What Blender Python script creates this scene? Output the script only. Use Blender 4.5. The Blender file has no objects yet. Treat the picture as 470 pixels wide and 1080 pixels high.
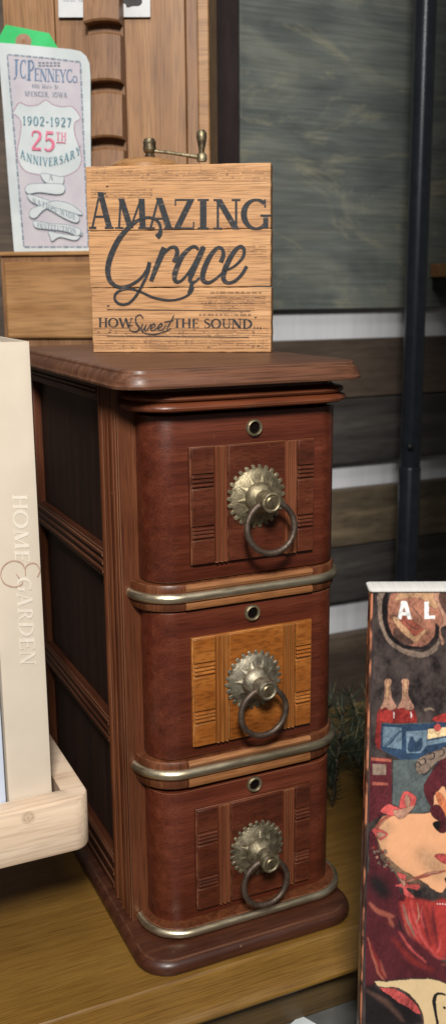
import bpy, bmesh, math, random
import numpy as np
from math import sin, cos, pi, radians, sqrt, atan2
from mathutils import Vector, Matrix, noise
random.seed(7)
S = bpy.context.scene
COL = S.collection

# ------------------------------------------------------------------ camera
FPX = 1036.1
CAM = Vector((-.25972, -.62382, .49718))
RIGHT = Vector((.90877002, -.4172221, -.00792341))
FWD = Vector((.40541357, .88723004, -.22014245))
UP = Vector((.09887818, .1968466, .97543555))
cd = bpy.data.cameras.new('camera'); cam = bpy.data.objects.new('camera', cd); COL.objects.link(cam)
cd.sensor_fit = 'VERTICAL'; cd.sensor_height = 36; cd.sensor_width = 36
cd.lens = FPX / 1080 * 36; cd.clip_start = .02; cd.clip_end = 200
cam.matrix_world = Matrix(((RIGHT.x, UP.x, -FWD.x, CAM.x), (RIGHT.y, UP.y, -FWD.y, CAM.y), (RIGHT.z, UP.z, -FWD.z, CAM.z), (0, 0, 0, 1)))
S.camera = cam
cd.dof.use_dof = True; cd.dof.focus_distance = .72; cd.dof.aperture_fstop = 9

# ------------------------------------------------------------------ light
W = bpy.data.worlds.new('World'); S.world = W; W.use_nodes = True
W.node_tree.nodes['Background'].inputs[0].default_value = (1.0, .97, .93, 1)
W.node_tree.nodes['Background'].inputs[1].default_value = .12
def area(name, loc, target, size, power, col):
    l = bpy.data.lights.new(name, 'AREA'); l.shape = 'RECTANGLE'; l.size, l.size_y = size; l.energy = power; l.color = col
    o = bpy.data.objects.new(name, l); COL.objects.link(o); o.location = loc
    o.rotation_euler = (Vector(target) - Vector(loc)).to_track_quat('-Z', 'Y').to_euler()
    return o
area('ceiling_lamp_front', (-.52, -1.25, 1.34), (.03, .05, .2), (.26, .26), 46, (1, .965, .91))
area('fill_light_above', (-.45, -.6, 2.1), (-.05, .05, 0), (.5, .4), 11, (1, .97, .93))  # soft overhead fill, added for highlights on the cabinet top and a brighter bench
S.view_settings.view_transform = 'Standard'; S.view_settings.look = 'None'
S.view_settings.exposure = 0; S.view_settings.gamma = 1

# ------------------------------------------------------------------ helpers
def lin(c):
    return tuple(((v / 255) / 12.92 if v <= 10 else (((v / 255) + .055) / 1.055) ** 2.4) for v in c) + (1,)

class Frame:
    """a thing's own frame: origin p, turned th degrees about z; y points into the depth"""
    def __init__(s, p, th=0):
        s.p = Vector(p); a = radians(th); s.th = a
        s.ex = Vector((cos(a), sin(a), 0)); s.n = Vector((-sin(a), cos(a), 0))
    def at(s, px, py, yl=0.0):
        """local (x, z) on the local plane y=yl seen at photo pixel px,py"""
        d = RIGHT * ((px - 235.035) / FPX) + FWD + UP * (-(py - 540) / FPX)
        t = (yl - (CAM - s.p).dot(s.n)) / d.dot(s.n)
        X = CAM + d * t - s.p
        return (X.dot(s.ex), X.z)

class MB:
    def __init__(s): s.v = []; s.f = []; s.m = []; s.k = 0
    def face(s, idx): s.f.append(tuple(idx)); s.m.append(s.k)
    def add(s, vs, fs):
        o = len(s.v); s.v += [tuple(v) for v in vs]
        for f in fs: s.face([i + o for i in f])
    def box(s, x0, x1, y0, y1, z0, z1):
        s.add([(x0,y0,z0),(x1,y0,z0),(x1,y1,z0),(x0,y1,z0),(x0,y0,z1),(x1,y0,z1),(x1,y1,z1),(x0,y1,z1)],
              [(3,2,1,0),(4,5,6,7),(0,1,5,4),(1,2,6,5),(2,3,7,6),(3,0,4,7)])
    def loft(s, rings, cap=True, closed=True):
        o = len(s.v); n = len(rings[0])
        for r in rings: s.v += [tuple(p) for p in r]
        for i in range(len(rings) - 1):
            for j in range(n if closed else n - 1):
                a = o + i * n + j; b = o + i * n + (j + 1) % n
                s.face((a, b, b + n, a + n))
        if cap:
            s.face([o + j for j in reversed(range(n))]); s.face([o + (len(rings) - 1) * n + j for j in range(n)])
    def prism(s, poly, y0, y1):
        """2-D outline (x,z) given a thickness from y0 (front) to y1"""
        s.loft([[(x, y1, z) for x, z in poly], [(x, y0, z) for x, z in poly]])
    def flat(s, poly, y):
        o = len(s.v); s.v += [(x, y, z) for x, z in poly]; s.face(range(o, o + len(poly)))
    def tube(s, pts, r, n=10, cap=True, closed=False):
        pts = [Vector(p) for p in pts]; rings = []; N = len(pts); up = None
        for i, p in enumerate(pts):
            a = pts[(i - 1) % N] if closed or i > 0 else p
            b = pts[(i + 1) % N] if closed or i < N - 1 else p
            t = (b - a).normalized()
            if up is None: up = t.orthogonal().normalized()
            up = (up - t * up.dot(t)).normalized(); w = t.cross(up)
            rr = r[i] if isinstance(r, (list, tuple)) else r
            rings.append([p + (up * cos(2*pi*k/n) + w * sin(2*pi*k/n)) * rr for k in range(n)])
        if closed: rings.append(rings[0]); cap = False
        s.loft(rings, cap)
    def lathe(s, prof, c, axis='y', n=28, cap=True):
        """prof: (radius, distance along the axis)"""
        rings = []
        for r, h in prof:
            ring = []
            for k in range(n):
                a = 2*pi*k/n; u, w = cos(a)*r, sin(a)*r
                ring.append((c[0]+u, c[1]+h, c[2]+w) if axis == 'y' else (c[0]+u, c[1]+w, c[2]+h))
            rings.append(ring)
        s.loft(rings, cap)
    def build(s, name, mats, parent=None, smooth=True, bevel=0, ang=35, seg=2):
        me = bpy.data.meshes.new(name); me.from_pydata(s.v, [], s.f); 
        if not isinstance(mats, (list, tuple)): mats = [mats]
        for m in mats: me.materials.append(m)
        me.polygons.foreach_set('material_index', s.m)
        bm = bmesh.new(); bm.from_mesh(me)
        big = [f for f in bm.faces if len(f.verts) > 4]
        bmesh.ops.triangulate(bm, faces=[f for f in big if len(f.verts) > 8 and not bevel]) if any(len(f.verts) > 8 for f in big) and not bevel else None
        bmesh.ops.recalc_face_normals(bm, faces=bm.faces) if getattr(s, 'recalc', True) else None
        bm.to_mesh(me); bm.free()
        if smooth:
            me.polygons.foreach_set('use_smooth', [True] * len(me.polygons)); me.set_sharp_from_angle(angle=radians(ang))
        o = bpy.data.objects.new(name, me); COL.objects.link(o)
        if parent is not None: o.parent = parent
        if bevel:
            b = o.modifiers.new('bevel', 'BEVEL'); b.width = bevel; b.segments = seg; b.limit_method = 'ANGLE'; b.angle_limit = radians(40)
        return o

def thing(name, label, cat, fr, group=None):
    o = bpy.data.objects.new(name, None); COL.objects.link(o); o.empty_display_size = .02
    o.location = fr.p; o.rotation_euler = (0, 0, fr.th); o['label'] = label; o['category'] = cat
    if group: o['group'] = group
    return o
def tag(o, label, cat, group=None):
    o['label'] = label; o['category'] = cat
    if group: o['group'] = group
    return o

def rr(x0, x1, y0, y1, r, z, d=0, n=10, back=False):
    """plan outline with rounded front corners (and back ones when asked), grown by d, ccw"""
    x0, x1, y0 = x0 - d, x1 + d, y0 - d; r = max(r + d, .0005); y1 = y1 + (d if back else 0)
    p = []
    for cx, cy, a in ((x0 + r, y0 + r, pi), (x1 - r, y0 + r, 1.5 * pi)):
        p += [(cx + r * cos(a + k * pi / 2 / n), cy + r * sin(a + k * pi / 2 / n), z) for k in range(n + 1)]
    if back:
        for cx, cy, a in ((x1 - r, y1 - r, 0), (x0 + r, y1 - r, .5 * pi)):
            p += [(cx + r * cos(a + k * pi / 2 / n), cy + r * sin(a + k * pi / 2 / n), z) for k in range(n + 1)]
    else:
        p += [(x1, y1, z), (x0, y1, z)]
    return p

def catmull(pts, n=8, closed=False):
    P = [Vector(p) for p in pts]; out = []; N = len(P)
    for i in range(N if closed else N - 1):
        g = (lambda k: P[k % N]) if closed else (lambda k: P[min(max(k, 0), N - 1)])
        a, b, c, d = g(i - 1), g(i), g(i + 1), g(i + 2)
        for k in range(n):
            t = k / n
            out.append(.5 * ((2*b) + (c - a)*t + (2*a - 5*b + 4*c - d)*t*t + (3*b - a - 3*c + d)*t*t*t))
    if not closed: out.append(P[-1])
    return out

# ------------------------------------------------------------------ materials
def nt(name):
    m = bpy.data.materials.new(name); m.use_nodes = True; t = m.node_tree
    return m, t, t.nodes, t.links, t.nodes['Principled BSDF']
def ramp(N, stops):
    r = N.new('ShaderNodeValToRGB'); e = r.color_ramp.elements
    while len(e) < len(stops): e.new(.5)
    for i, (p, c) in enumerate(stops): e[i].position = p; e[i].color = c
    return r
def wood(name, dark, mid, light, along='x', scale=1.0, rough=.45, bump=.15, stretch=14, seed=0.0, coat=0, pores=.35, wear=None, blotch=.4, spec=.5):
    """grain stretched along one axis: broad bands, fine fibres and pores, cloudy tone"""
    m, t, N, L, B = nt(name)
    tc = N.new('ShaderNodeTexCoord'); mp = N.new('ShaderNodeMapping'); L.new(tc.outputs['Object'], mp.inputs[0])
    sc = {'x': (1/stretch, 1, 1), 'y': (1, 1/stretch, 1), 'z': (1, 1, 1/stretch)}[along]
    mp.inputs['Scale'].default_value = [v * scale for v in sc]; mp.inputs['Location'].default_value = (seed, seed * 1.7, seed * .6)
    n1 = N.new('ShaderNodeTexNoise'); n1.inputs['Scale'].default_value = 55; n1.inputs['Detail'].default_value = 6; n1.inputs['Roughness'].default_value = .62; n1.inputs['Distortion'].default_value = .25
    n2 = N.new('ShaderNodeTexNoise'); n2.inputs['Scale'].default_value = 520; n2.inputs['Detail'].default_value = 3
    n3 = N.new('ShaderNodeTexNoise'); n3.inputs['Scale'].default_value = 14; n3.inputs['Detail'].default_value = 4
    for n in (n1, n2): L.new(mp.outputs[0], n.inputs['Vector'])
    L.new(tc.outputs['Object'], n3.inputs['Vector'])
    r1 = ramp(N, [(.3, dark), (.5, mid), (.72, light)]); L.new(n1.outputs[0], r1.inputs[0])
    r2 = ramp(N, [(.38, (.35, .3, .27, 1)), (.52, (1, 1, 1, 1))]); L.new(n2.outputs[0], r2.inputs[0])
    mx = N.new('ShaderNodeMixRGB'); mx.blend_type = 'MULTIPLY'; mx.inputs[0].default_value = pores
    L.new(r1.outputs[0], mx.inputs[1]); L.new(r2.outputs[0], mx.inputs[2])
    r3 = ramp(N, [(.3, (.55, .5, .48, 1)), (.62, (1.0, 1.0, 1.0, 1))]); L.new(n3.outputs[0], r3.inputs[0])
    m3 = N.new('ShaderNodeMixRGB'); m3.blend_type = 'MULTIPLY'; m3.inputs[0].default_value = blotch
    L.new(mx.outputs[0], m3.inputs[1]); L.new(r3.outputs[0], m3.inputs[2])
    out = m3.outputs[0]
    if wear:   # rubbed, lighter wood along sharp edges and in patches
        g = N.new('ShaderNodeNewGeometry'); bv = N.new('ShaderNodeBevel'); bv.samples = 6; bv.inputs[0].default_value = .0014
        dt = N.new('ShaderNodeVectorMath'); dt.operation = 'DOT_PRODUCT'; L.new(bv.outputs[0], dt.inputs[0]); L.new(g.outputs['Normal'], dt.inputs[1])
        wr = ramp(N, [(.80, (1,1,1,1)), (.985, (0,0,0,1))]); L.new(dt.outputs['Value'], wr.inputs[0])
        n4 = N.new('ShaderNodeTexNoise'); n4.inputs['Scale'].default_value = 90; n4.inputs['Detail'].default_value = 5; L.new(mp.outputs[0], n4.inputs['Vector'])
        w4 = ramp(N, [(.36, (.1,.1,.1,1)), (.58, (.9,.9,.9,1))]); L.new(n4.outputs[0], w4.inputs[0])
        mu = N.new('ShaderNodeMath'); mu.operation = 'MULTIPLY'; L.new(wr.outputs[0], mu.inputs[0]); L.new(w4.outputs[0], mu.inputs[1])
        m4 = N.new('ShaderNodeMixRGB'); L.new(mu.outputs[0], m4.inputs[0]); L.new(out, m4.inputs[1]); m4.inputs[2].default_value = wear
        # small nicks and rubbed specks
        n5 = N.new('ShaderNodeTexNoise'); n5.inputs['Scale'].default_value = 170; n5.inputs['Detail'].default_value = 9; n5.inputs['Roughness'].default_value = .7; L.new(tc.outputs['Object'], n5.inputs['Vector'])
        w5 = ramp(N, [(.665, (0,0,0,1)), (.73, (.55,.55,.55,1))]); L.new(n5.outputs[0], w5.inputs[0])
        m5 = N.new('ShaderNodeMixRGB'); L.new(w5.outputs[0], m5.inputs[0]); L.new(m4.outputs[0], m5.inputs[1]); m5.inputs[2].default_value = wear
        out = m5.outputs[0]
    L.new(out, B.inputs['Base Color'])
    rg = N.new('ShaderNodeMapRange'); rg.inputs[3].default_value = rough - .1; rg.inputs[4].default_value = rough + .16
    L.new(n3.outputs[0], rg.inputs[0]); L.new(rg.outputs[0], B.inputs['Roughness'])
    B.inputs['Coat Weight'].default_value = coat; B.inputs['Coat Roughness'].default_value = .22; B.inputs['Specular IOR Level'].default_value = spec
    ad = N.new('ShaderNodeMath'); ad.operation = 'MULTIPLY_ADD'; ad.inputs[1].default_value = .5
    L.new(n2.outputs[0], ad.inputs[0]); L.new(n1.outputs[0], ad.inputs[2])
    b = N.new('ShaderNodeBump'); b.inputs['Strength'].default_value = bump; b.inputs['Distance'].default_value = .0012
    L.new(ad.outputs[0], b.inputs['Height']); L.new(b.outputs[0], B.inputs['Normal'])
    return m
def mottled(name, a, b, scale=60, rough=.5, metal=0, bump=0, lo=.35, hi=.65, spec=.5, bscale=None, stretch=(1, 1, 1), detail=5):
    m, t, N, L, B = nt(name)
    tc = N.new('ShaderNodeTexCoord'); mp = N.new('ShaderNodeMapping'); mp.inputs['Scale'].default_value = stretch
    L.new(tc.outputs['Object'], mp.inputs[0])
    n = N.new('ShaderNodeTexNoise'); n.inputs['Scale'].default_value = scale; n.inputs['Detail'].default_value = detail; L.new(mp.outputs[0], n.inputs['Vector'])
    r = ramp(N, [(lo, a), (hi, b)]); L.new(n.outputs[0], r.inputs[0]); L.new(r.outputs[0], B.inputs['Base Color'])
    B.inputs['Roughness'].default_value = rough; B.inputs['Metallic'].default_value = metal; B.inputs['Specular IOR Level'].default_value = spec
    if bump:
        n2 = N.new('ShaderNodeTexNoise'); n2.inputs['Scale'].default_value = bscale or scale * 3; n2.inputs['Detail'].default_value = 4; L.new(mp.outputs[0], n2.inputs['Vector'])
        bp = N.new('ShaderNodeBump'); bp.inputs['Strength'].default_value = bump; bp.inputs['Distance'].default_value = .0008
        L.new(n2.outputs[0], bp.inputs['Height']); L.new(bp.outputs[0], B.inputs['Normal'])
        rg = N.new('ShaderNodeMapRange'); rg.inputs[3].default_value = max(rough - .12, .05); rg.inputs[4].default_value = rough + .15
        L.new(n2.outputs[0], rg.inputs[0]); L.new(rg.outputs[0], B.inputs['Roughness'])
    return m
def c3(r, g, b): return (r, g, b, 1)

M = {}
MAHW = c3(.30, .145, .075)
M['mahogany'] = wood('mahogany', c3(.064,.0125,.0056), c3(.095,.0205,.0092), c3(.138,.034,.0155), 'x', 2.2, .33, .12, 30, 1.0, .10, .5, MAHW, .4, .38)
M['mahogany_post'] = wood('mahogany_post', c3(.060,.0165,.006), c3(.112,.034,.0128), c3(.175,.06,.024), 'z', 2.2, .40, .14, 44, 2.0, .06, .6, MAHW, .55, .35)
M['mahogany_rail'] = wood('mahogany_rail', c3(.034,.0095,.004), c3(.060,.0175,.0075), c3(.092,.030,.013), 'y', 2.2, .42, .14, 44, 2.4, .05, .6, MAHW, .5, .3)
M['top_wood'] = wood('top_wood', c3(.065,.023,.0115), c3(.112,.044,.0225), c3(.175,.078,.042), 'x', 1.8, .42, .14, 30, 3.0, .05, .6, c3(.34,.215,.14), .55, .4)
M['bead_wood'] = wood('bead_wood', c3(.085,.020,.0075), c3(.145,.039,.015), c3(.205,.066,.028), 'x', 1.8, .34, .1, 36, 4.0, .12, .5, MAHW, .4, .4)
M['base_wood'] = wood('base_wood', c3(.030,.0085,.0042), c3(.054,.0162,.0076), c3(.084,.028,.0135), 'x', 1.8, .38, .10, 26, 5.0, .12, .5, MAHW, .5, .4)
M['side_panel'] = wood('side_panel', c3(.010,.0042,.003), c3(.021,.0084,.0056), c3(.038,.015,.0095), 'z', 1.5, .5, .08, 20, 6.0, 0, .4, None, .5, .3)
M['carved_dark'] = wood('carved_dark', c3(.040,.0088,.0038), c3(.078,.0175,.0074), c3(.125,.034,.0145), 'x', 1.6, .36, .14, 6, 7.0, .1, .5, c3(.24,.092,.042), .6, .4)
M['carved_light'] = wood('carved_light', c3(.17,.050,.0075), c3(.28,.088,.0145), c3(.40,.15,.03), 'x', 1.0, .34, .12, 4, 8.0, .12, .5, c3(.46,.22,.07), .4, .4)
M['reed_dark'] = wood('reed_dark', c3(.080,.019,.008), c3(.135,.037,.0155), c3(.205,.068,.03), 'z', 1.5, .36, .12, 24, 7.5, .12, .4, c3(.38,.17,.075), .5, .4)
M['reed_light'] = wood('reed_light', c3(.15,.045,.0085), c3(.23,.075,.014), c3(.32,.12,.026), 'z', 1.5, .38, .12, 24, 8.5, .1, .4, c3(.46,.22,.075), .4, .4)
M['inlay'] = wood('inlay', c3(.19,.072,.022), c3(.28,.115,.04), c3(.36,.165,.065), 'x', 1.6, .4, .1, 14, 9.0, .05, .4, None, .35)
M['dark_gap'] = mottled('dark_gap', c3(.008,.005,.004), c3(.016,.01,.008), 40, .8)
M['brass'] = mottled('antique_brass', c3(.12,.096,.056), c3(.36,.305,.195), 190, .52, .85, .35, .3, .65)
M['brass_grey'] = mottled('greyed_brass', c3(.14,.12,.085), c3(.38,.34,.255), 170, .5, .85, .35)
M['brass_dull'] = mottled('dull_brass', c3(.10,.082,.05), c3(.30,.26,.175), 210, .56, .85, .4)
M['brass_dark'] = mottled('tarnished_brass', c3(.11,.085,.055), c3(.30,.245,.15), 160, .42, .9, .3)
M['brass_bar'] = mottled('worn_brass_bar', c3(.36,.29,.18), c3(.62,.54,.39), 60, .34, .95, .2, .3, .6, .5, 300, (.25, 1, 1))
M['iron_ring'] = mottled('bronze_ring', c3(.055,.037,.027), c3(.10,.071,.052), 160, .5, .6, .5)
M['hole'] = mottled('hole_dark', c3(.004,.003,.003), c3(.008,.006,.005), 40, 1, 0, 0, .3, .7, .0)
M['oak'] = wood('golden_oak', c3(.158,.079,.0145), c3(.188,.099,.0195), c3(.22,.122,.027), 'x', 2.2, .36, .2, 40, 11.0, .1, .5, None, .3)
M['oak_dark'] = wood('oak_apron', c3(.05,.03,.012), c3(.09,.055,.02), c3(.13,.085,.034), 'x', 1.6, .5, .1, 30, 13.0)
M['sign_wood'] = wood('pine_sign', c3(.37,.18,.074), c3(.49,.258,.11), c3(.59,.34,.165), 'x', 2.0, .66, .4, 30, 14.0, 0, .6, c3(.15,.07,.03), .35)
M['sign_edge'] = wood('pine_sign_edge', c3(.14,.065,.028), c3(.30,.15,.06), c3(.46,.26,.11), 'z', 2, .7, .3, 3, 14.5, 0, .5, None, .6)
M['rack'] = wood('rack_wood', c3(.235,.11,.043), c3(.315,.158,.064), c3(.395,.215,.095), 'z', 1.0, .45, .10, 26, 15.0, .05, .45, None, .4)
M['rack_front'] = wood('rack_front', c3(.28,.135,.046), c3(.37,.19,.072), c3(.45,.25,.105), 'x', 1.0, .42, .1, 20, 16.0, .08, .4, None, .4)
M['rack_dark'] = wood('rack_dark', c3(.17,.076,.031), c3(.24,.115,.047), c3(.32,.165,.073), 'z', 1.0, .48, .12, 20, 17.0, 0, .4, None, .45)
M['tray'] = wood('pale_tray', c3(.53,.385,.265), c3(.62,.475,.345), c3(.70,.56,.43), 'x', 1.0, .6, .12, 20, 18.0, 0, .25, None, .3)
M['tray_side'] = wood('pale_tray_side', c3(.50,.32,.185), c3(.64,.46,.31), c3(.76,.60,.45), 'y', .8, .6, .12, 12, 18.4, 0, .25, None, .3)
M['knot'] = mottled('knot', c3(.36,.24,.14), c3(.58,.44,.31), 300, .65)
M['linen'] = mottled('cream_cloth', c3(.51,.44,.355), c3(.56,.485,.395), 30, .75, 0, .12, .3, .7, .3, 1500)
M['pages'] = mottled('page_edges', c3(.46,.45,.43), c3(.56,.55,.53), 40, .8, stretch=(60, 1, 1))
M['spine_ink'] = mottled('pale_spine_ink', c3(.60,.54,.45), c3(.66,.60,.51), 200, .55)
M['spine_brown'] = mottled('brown_spine_ink', c3(.36,.235,.17), c3(.42,.28,.21), 200, .55)
M['whitebook'] = mottled('blue_white_cover', c3(.48,.54,.66), c3(.54,.60,.70), 40, .5)
M['white_paint'] = mottled('white_wall_paint', c3(.58,.59,.62), c3(.67,.68,.71), 60, .55, 0, .2, .3, .7, .4, 220, (1, 1, .12))
def plywood(name):
    m, t, N, L, B = nt(name)
    tc = N.new('ShaderNodeTexCoord')
    def nz(sx, sz, sc, det, dist, ro=.55):
        mp = N.new('ShaderNodeMapping'); mp.inputs['Scale'].default_value = (sx, 1, sz); mp.inputs['Location'].default_value = (3.3, 0, 1.2); L.new(tc.outputs['Object'], mp.inputs[0])
        n = N.new('ShaderNodeTexNoise'); n.inputs['Scale'].default_value = sc; n.inputs['Detail'].default_value = det; n.inputs['Distortion'].default_value = dist; n.inputs['Roughness'].default_value = ro; L.new(mp.outputs[0], n.inputs['Vector']); return n.outputs[0]
    big = nz(.45, 1, 9, 3, 1.6); fib = nz(.03, 1, 300, 4, .2, .7); pat = nz(.5, 1.2, 7, 8, 2.2, .68)
    r = ramp(N, [(.32, c3(.085,.098,.092)), (.5, c3(.125,.14,.128)), (.68, c3(.175,.185,.155))]); L.new(big, r.inputs[0])
    rp = ramp(N, [(.54, (0,0,0,1)), (.70, (.8,.8,.8,1))]); L.new(pat, rp.inputs[0])
    mx = N.new('ShaderNodeMixRGB'); L.new(rp.outputs[0], mx.inputs[0]); L.new(r.outputs[0], mx.inputs[1]); mx.inputs[2].default_value = c3(.30,.28,.19)
    rf = ramp(N, [(.36, (.62,.62,.62,1)), (.6, (1.1,1.1,1.1,1))]); L.new(fib, rf.inputs[0])
    m2 = N.new('ShaderNodeMixRGB'); m2.blend_type = 'MULTIPLY'; m2.inputs[0].default_value = .8; L.new(mx.outputs[0], m2.inputs[1]); L.new(rf.outputs[0], m2.inputs[2])
    L.new(m2.outputs[0], B.inputs['Base Color']); B.inputs['Roughness'].default_value = .6
    b = N.new('ShaderNodeBump'); b.inputs['Strength'].default_value = .2; b.inputs['Distance'].default_value = .001; L.new(fib, b.inputs['Height']); L.new(b.outputs[0], B.inputs['Normal'])
    return m
M['ply'] = plywood('stained_plywood')
M['plank_brown'] = wood('brown_plank', c3(.045,.032,.023), c3(.085,.06,.043), c3(.15,.108,.076), 'x', .5, .6, .14, 9, 21.0)
M['plank_black'] = wood('charcoal_plank', c3(.022,.020,.0185), c3(.048,.043,.040), c3(.10,.088,.076), 'x', .5, .6, .14, 9, 22.0)
M['plank_tan'] = wood('tan_plank', c3(.05,.038,.025), c3(.12,.09,.055), c3(.24,.18,.105), 'x', .45, .6, .14, 6, 23.0)
M['post_dark'] = wood('dark_post', c3(.012,.006,.006), c3(.02,.01,.01), c3(.03,.016,.015), 'z', .6, .5, .06, 10, 24.0)
M['pole'] = mottled('dark_steel_paint', c3(.021,.026,.035), c3(.031,.038,.049), 60, .30, .3, .06, .3, .7, .5, 500)
M['steel'] = mottled('zinc', c3(.3,.31,.32), c3(.42,.43,.44), 200, .4, .9)
M['rubber'] = mottled('black_plastic', c3(.006,.006,.007), c3(.012,.012,.013), 80, .45)
M['floor'] = mottled('grey_floor', c3(.055,.055,.052), c3(.095,.095,.09), 30, .75, 0, .1)
M['fir'] = mottled('fir_green', c3(.018,.026,.016), c3(.05,.066,.04), 60, .55)
M['fir_tip'] = mottled('dry_tip', c3(.16,.14,.07), c3(.24,.22,.12), 60, .55)
M['twig'] = mottled('twig_brown', c3(.03,.02,.014), c3(.06,.04,.025), 60, .7)
M['paper'] = mottled('old_paper', c3(.46,.50,.51), c3(.56,.60,.61), 25, .75, 0, .15, .3, .7, .3, 120)
M['paper_pink'] = mottled('pink_print', c3(.43,.40,.445), c3(.49,.46,.50), 40, .75)
M['paper_white'] = mottled('white_card', c3(.52,.53,.54), c3(.60,.61,.62), 40, .7)
M['ink_blue'] = mottled('blue_ink', c3(.085,.14,.24), c3(.15,.22,.33), 400, .7)
M['ink_teal'] = mottled('teal_ink', c3(.07,.18,.24), c3(.13,.26,.31), 400, .7)
M['ink_grey'] = mottled('grey_ink', c3(.13,.165,.21), c3(.22,.26,.31), 400, .7)
M['ink_pink'] = mottled('pink_ink', c3(.55,.10,.20), c3(.66,.20,.28), 400, .7)
M['ink_mauve'] = mottled('mauve_ink', c3(.30,.20,.27), c3(.40,.28,.34), 400, .7)
M['ink_black'] = mottled('black_ink', c3(.02,.02,.02), c3(.04,.04,.04), 300, .7)
M['green_tag'] = mottled('green_card', c3(.02,.42,.11), c3(.035,.50,.15), 40, .6)
M['tag_brown'] = mottled('brown_ring', c3(.26,.14,.085), c3(.34,.2,.13), 200, .7)
def worn_ink(name, a, b, show, lo, hi, sc=420):
    """dark print rubbed through to the wood along the grain"""
    m, t, N, L, B = nt(name)
    tc = N.new('ShaderNodeTexCoord'); mp = N.new('ShaderNodeMapping'); mp.inputs['Scale'].default_value = (.35, 1, 1.4); L.new(tc.outputs['Object'], mp.inputs[0])
    n = N.new('ShaderNodeTexNoise'); n.inputs['Scale'].default_value = sc; n.inputs['Detail'].default_value = 5; L.new(mp.outputs[0], n.inputs['Vector'])
    r = ramp(N, [(lo, a), ((lo + hi) / 2, b), (hi, show)]); L.new(n.outputs[0], r.inputs[0]); L.new(r.outputs[0], B.inputs['Base Color'])
    B.inputs['Roughness'].default_value = .7
    return m
M['sign_ink'] = worn_ink('sign_ink', c3(.009,.010,.013), c3(.017,.019,.024), c3(.22,.13,.07), .42, .80)
M['sign_faint'] = worn_ink('faded_music_ink', c3(.20,.10,.05), c3(.31,.165,.08), c3(.56,.33,.16), .34, .74, 300)

# ------------------------------------------------------------------ lettering
TK, TN, SF = .185, .075, .06
def para(x0, y0, x1, y1, w): return [[(x0-w/2,y0),(x0+w/2,y0),(x1+w/2,y1),(x1-w/2,y1)]]
def hb(x0, x1, y, h=SF): return [[(x0,y-h/2),(x1,y-h/2),(x1,y+h/2),(x0,y+h/2)]]
def arc(cx, cy, rx, ry, a0, a1, tk=TK, tn=TN, n=22):
    out = []
    for i in range(n):
        q = []
        for a, s in ((a0+(a1-a0)*i/n, 1), (a0+(a1-a0)*(i+1)/n, 1), (a0+(a1-a0)*(i+1)/n, -1), (a0+(a1-a0)*i/n, -1)):
            r = radians(a); t = (tn + (tk - tn) * abs(cos(r)) ** 1.3) / 2 * s
            q.append((cx + (rx + t) * cos(r), cy + (ry + t) * sin(r)))
        out.append(q)
    return out
def ribbon(pts, w, n=7, smooth=True):
    """a pen stroke; w = width or list of widths"""
    P = catmull([(p[0], p[1], 0) for p in pts], n) if smooth else [Vector((p[0], p[1], 0)) for p in pts]
    ws = w if isinstance(w, (list, tuple)) else [w] * len(pts)
    L, R = [], []
    for i, p in enumerate(P):
        f = i / max(len(P) - 1, 1) * (len(ws) - 1); k = min(int(f), len(ws) - 2) if len(ws) > 1 else 0
        wd = ws[k] + (ws[min(k + 1, len(ws)-1)] - ws[k]) * (f - k)
        d = P[min(i + 1, len(P) - 1)] - P[max(i - 1, 0)]; d = d.normalized() if d.length else Vector((1, 0, 0))
        nn = Vector((-d.y, d.x, 0)) * wd / 2
        L.append(((p + nn).x, (p + nn).y)); R.append(((p - nn).x, (p - nn).y))
    return [[L[i], L[i+1], R[i+1], R[i]] for i in range(len(P) - 1)]
def stem(x, w=TK, y0=0, y1=1, s0=.32, s1=.32):
    o = para(x, y0, x, y1, w)
    if s0: o += hb(x - s0/2, x + s0/2, y0 + SF/2)
    if s1: o += hb(x - s1/2, x + s1/2, y1 - SF/2)
    return o
def tick(x, y, d, w=.05, l=.16): return [[(x-w/2,y),(x+w/2,y),(x+w/2+d*.02,y+l),(x-w/2+d*.06,y+l)]]
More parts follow.
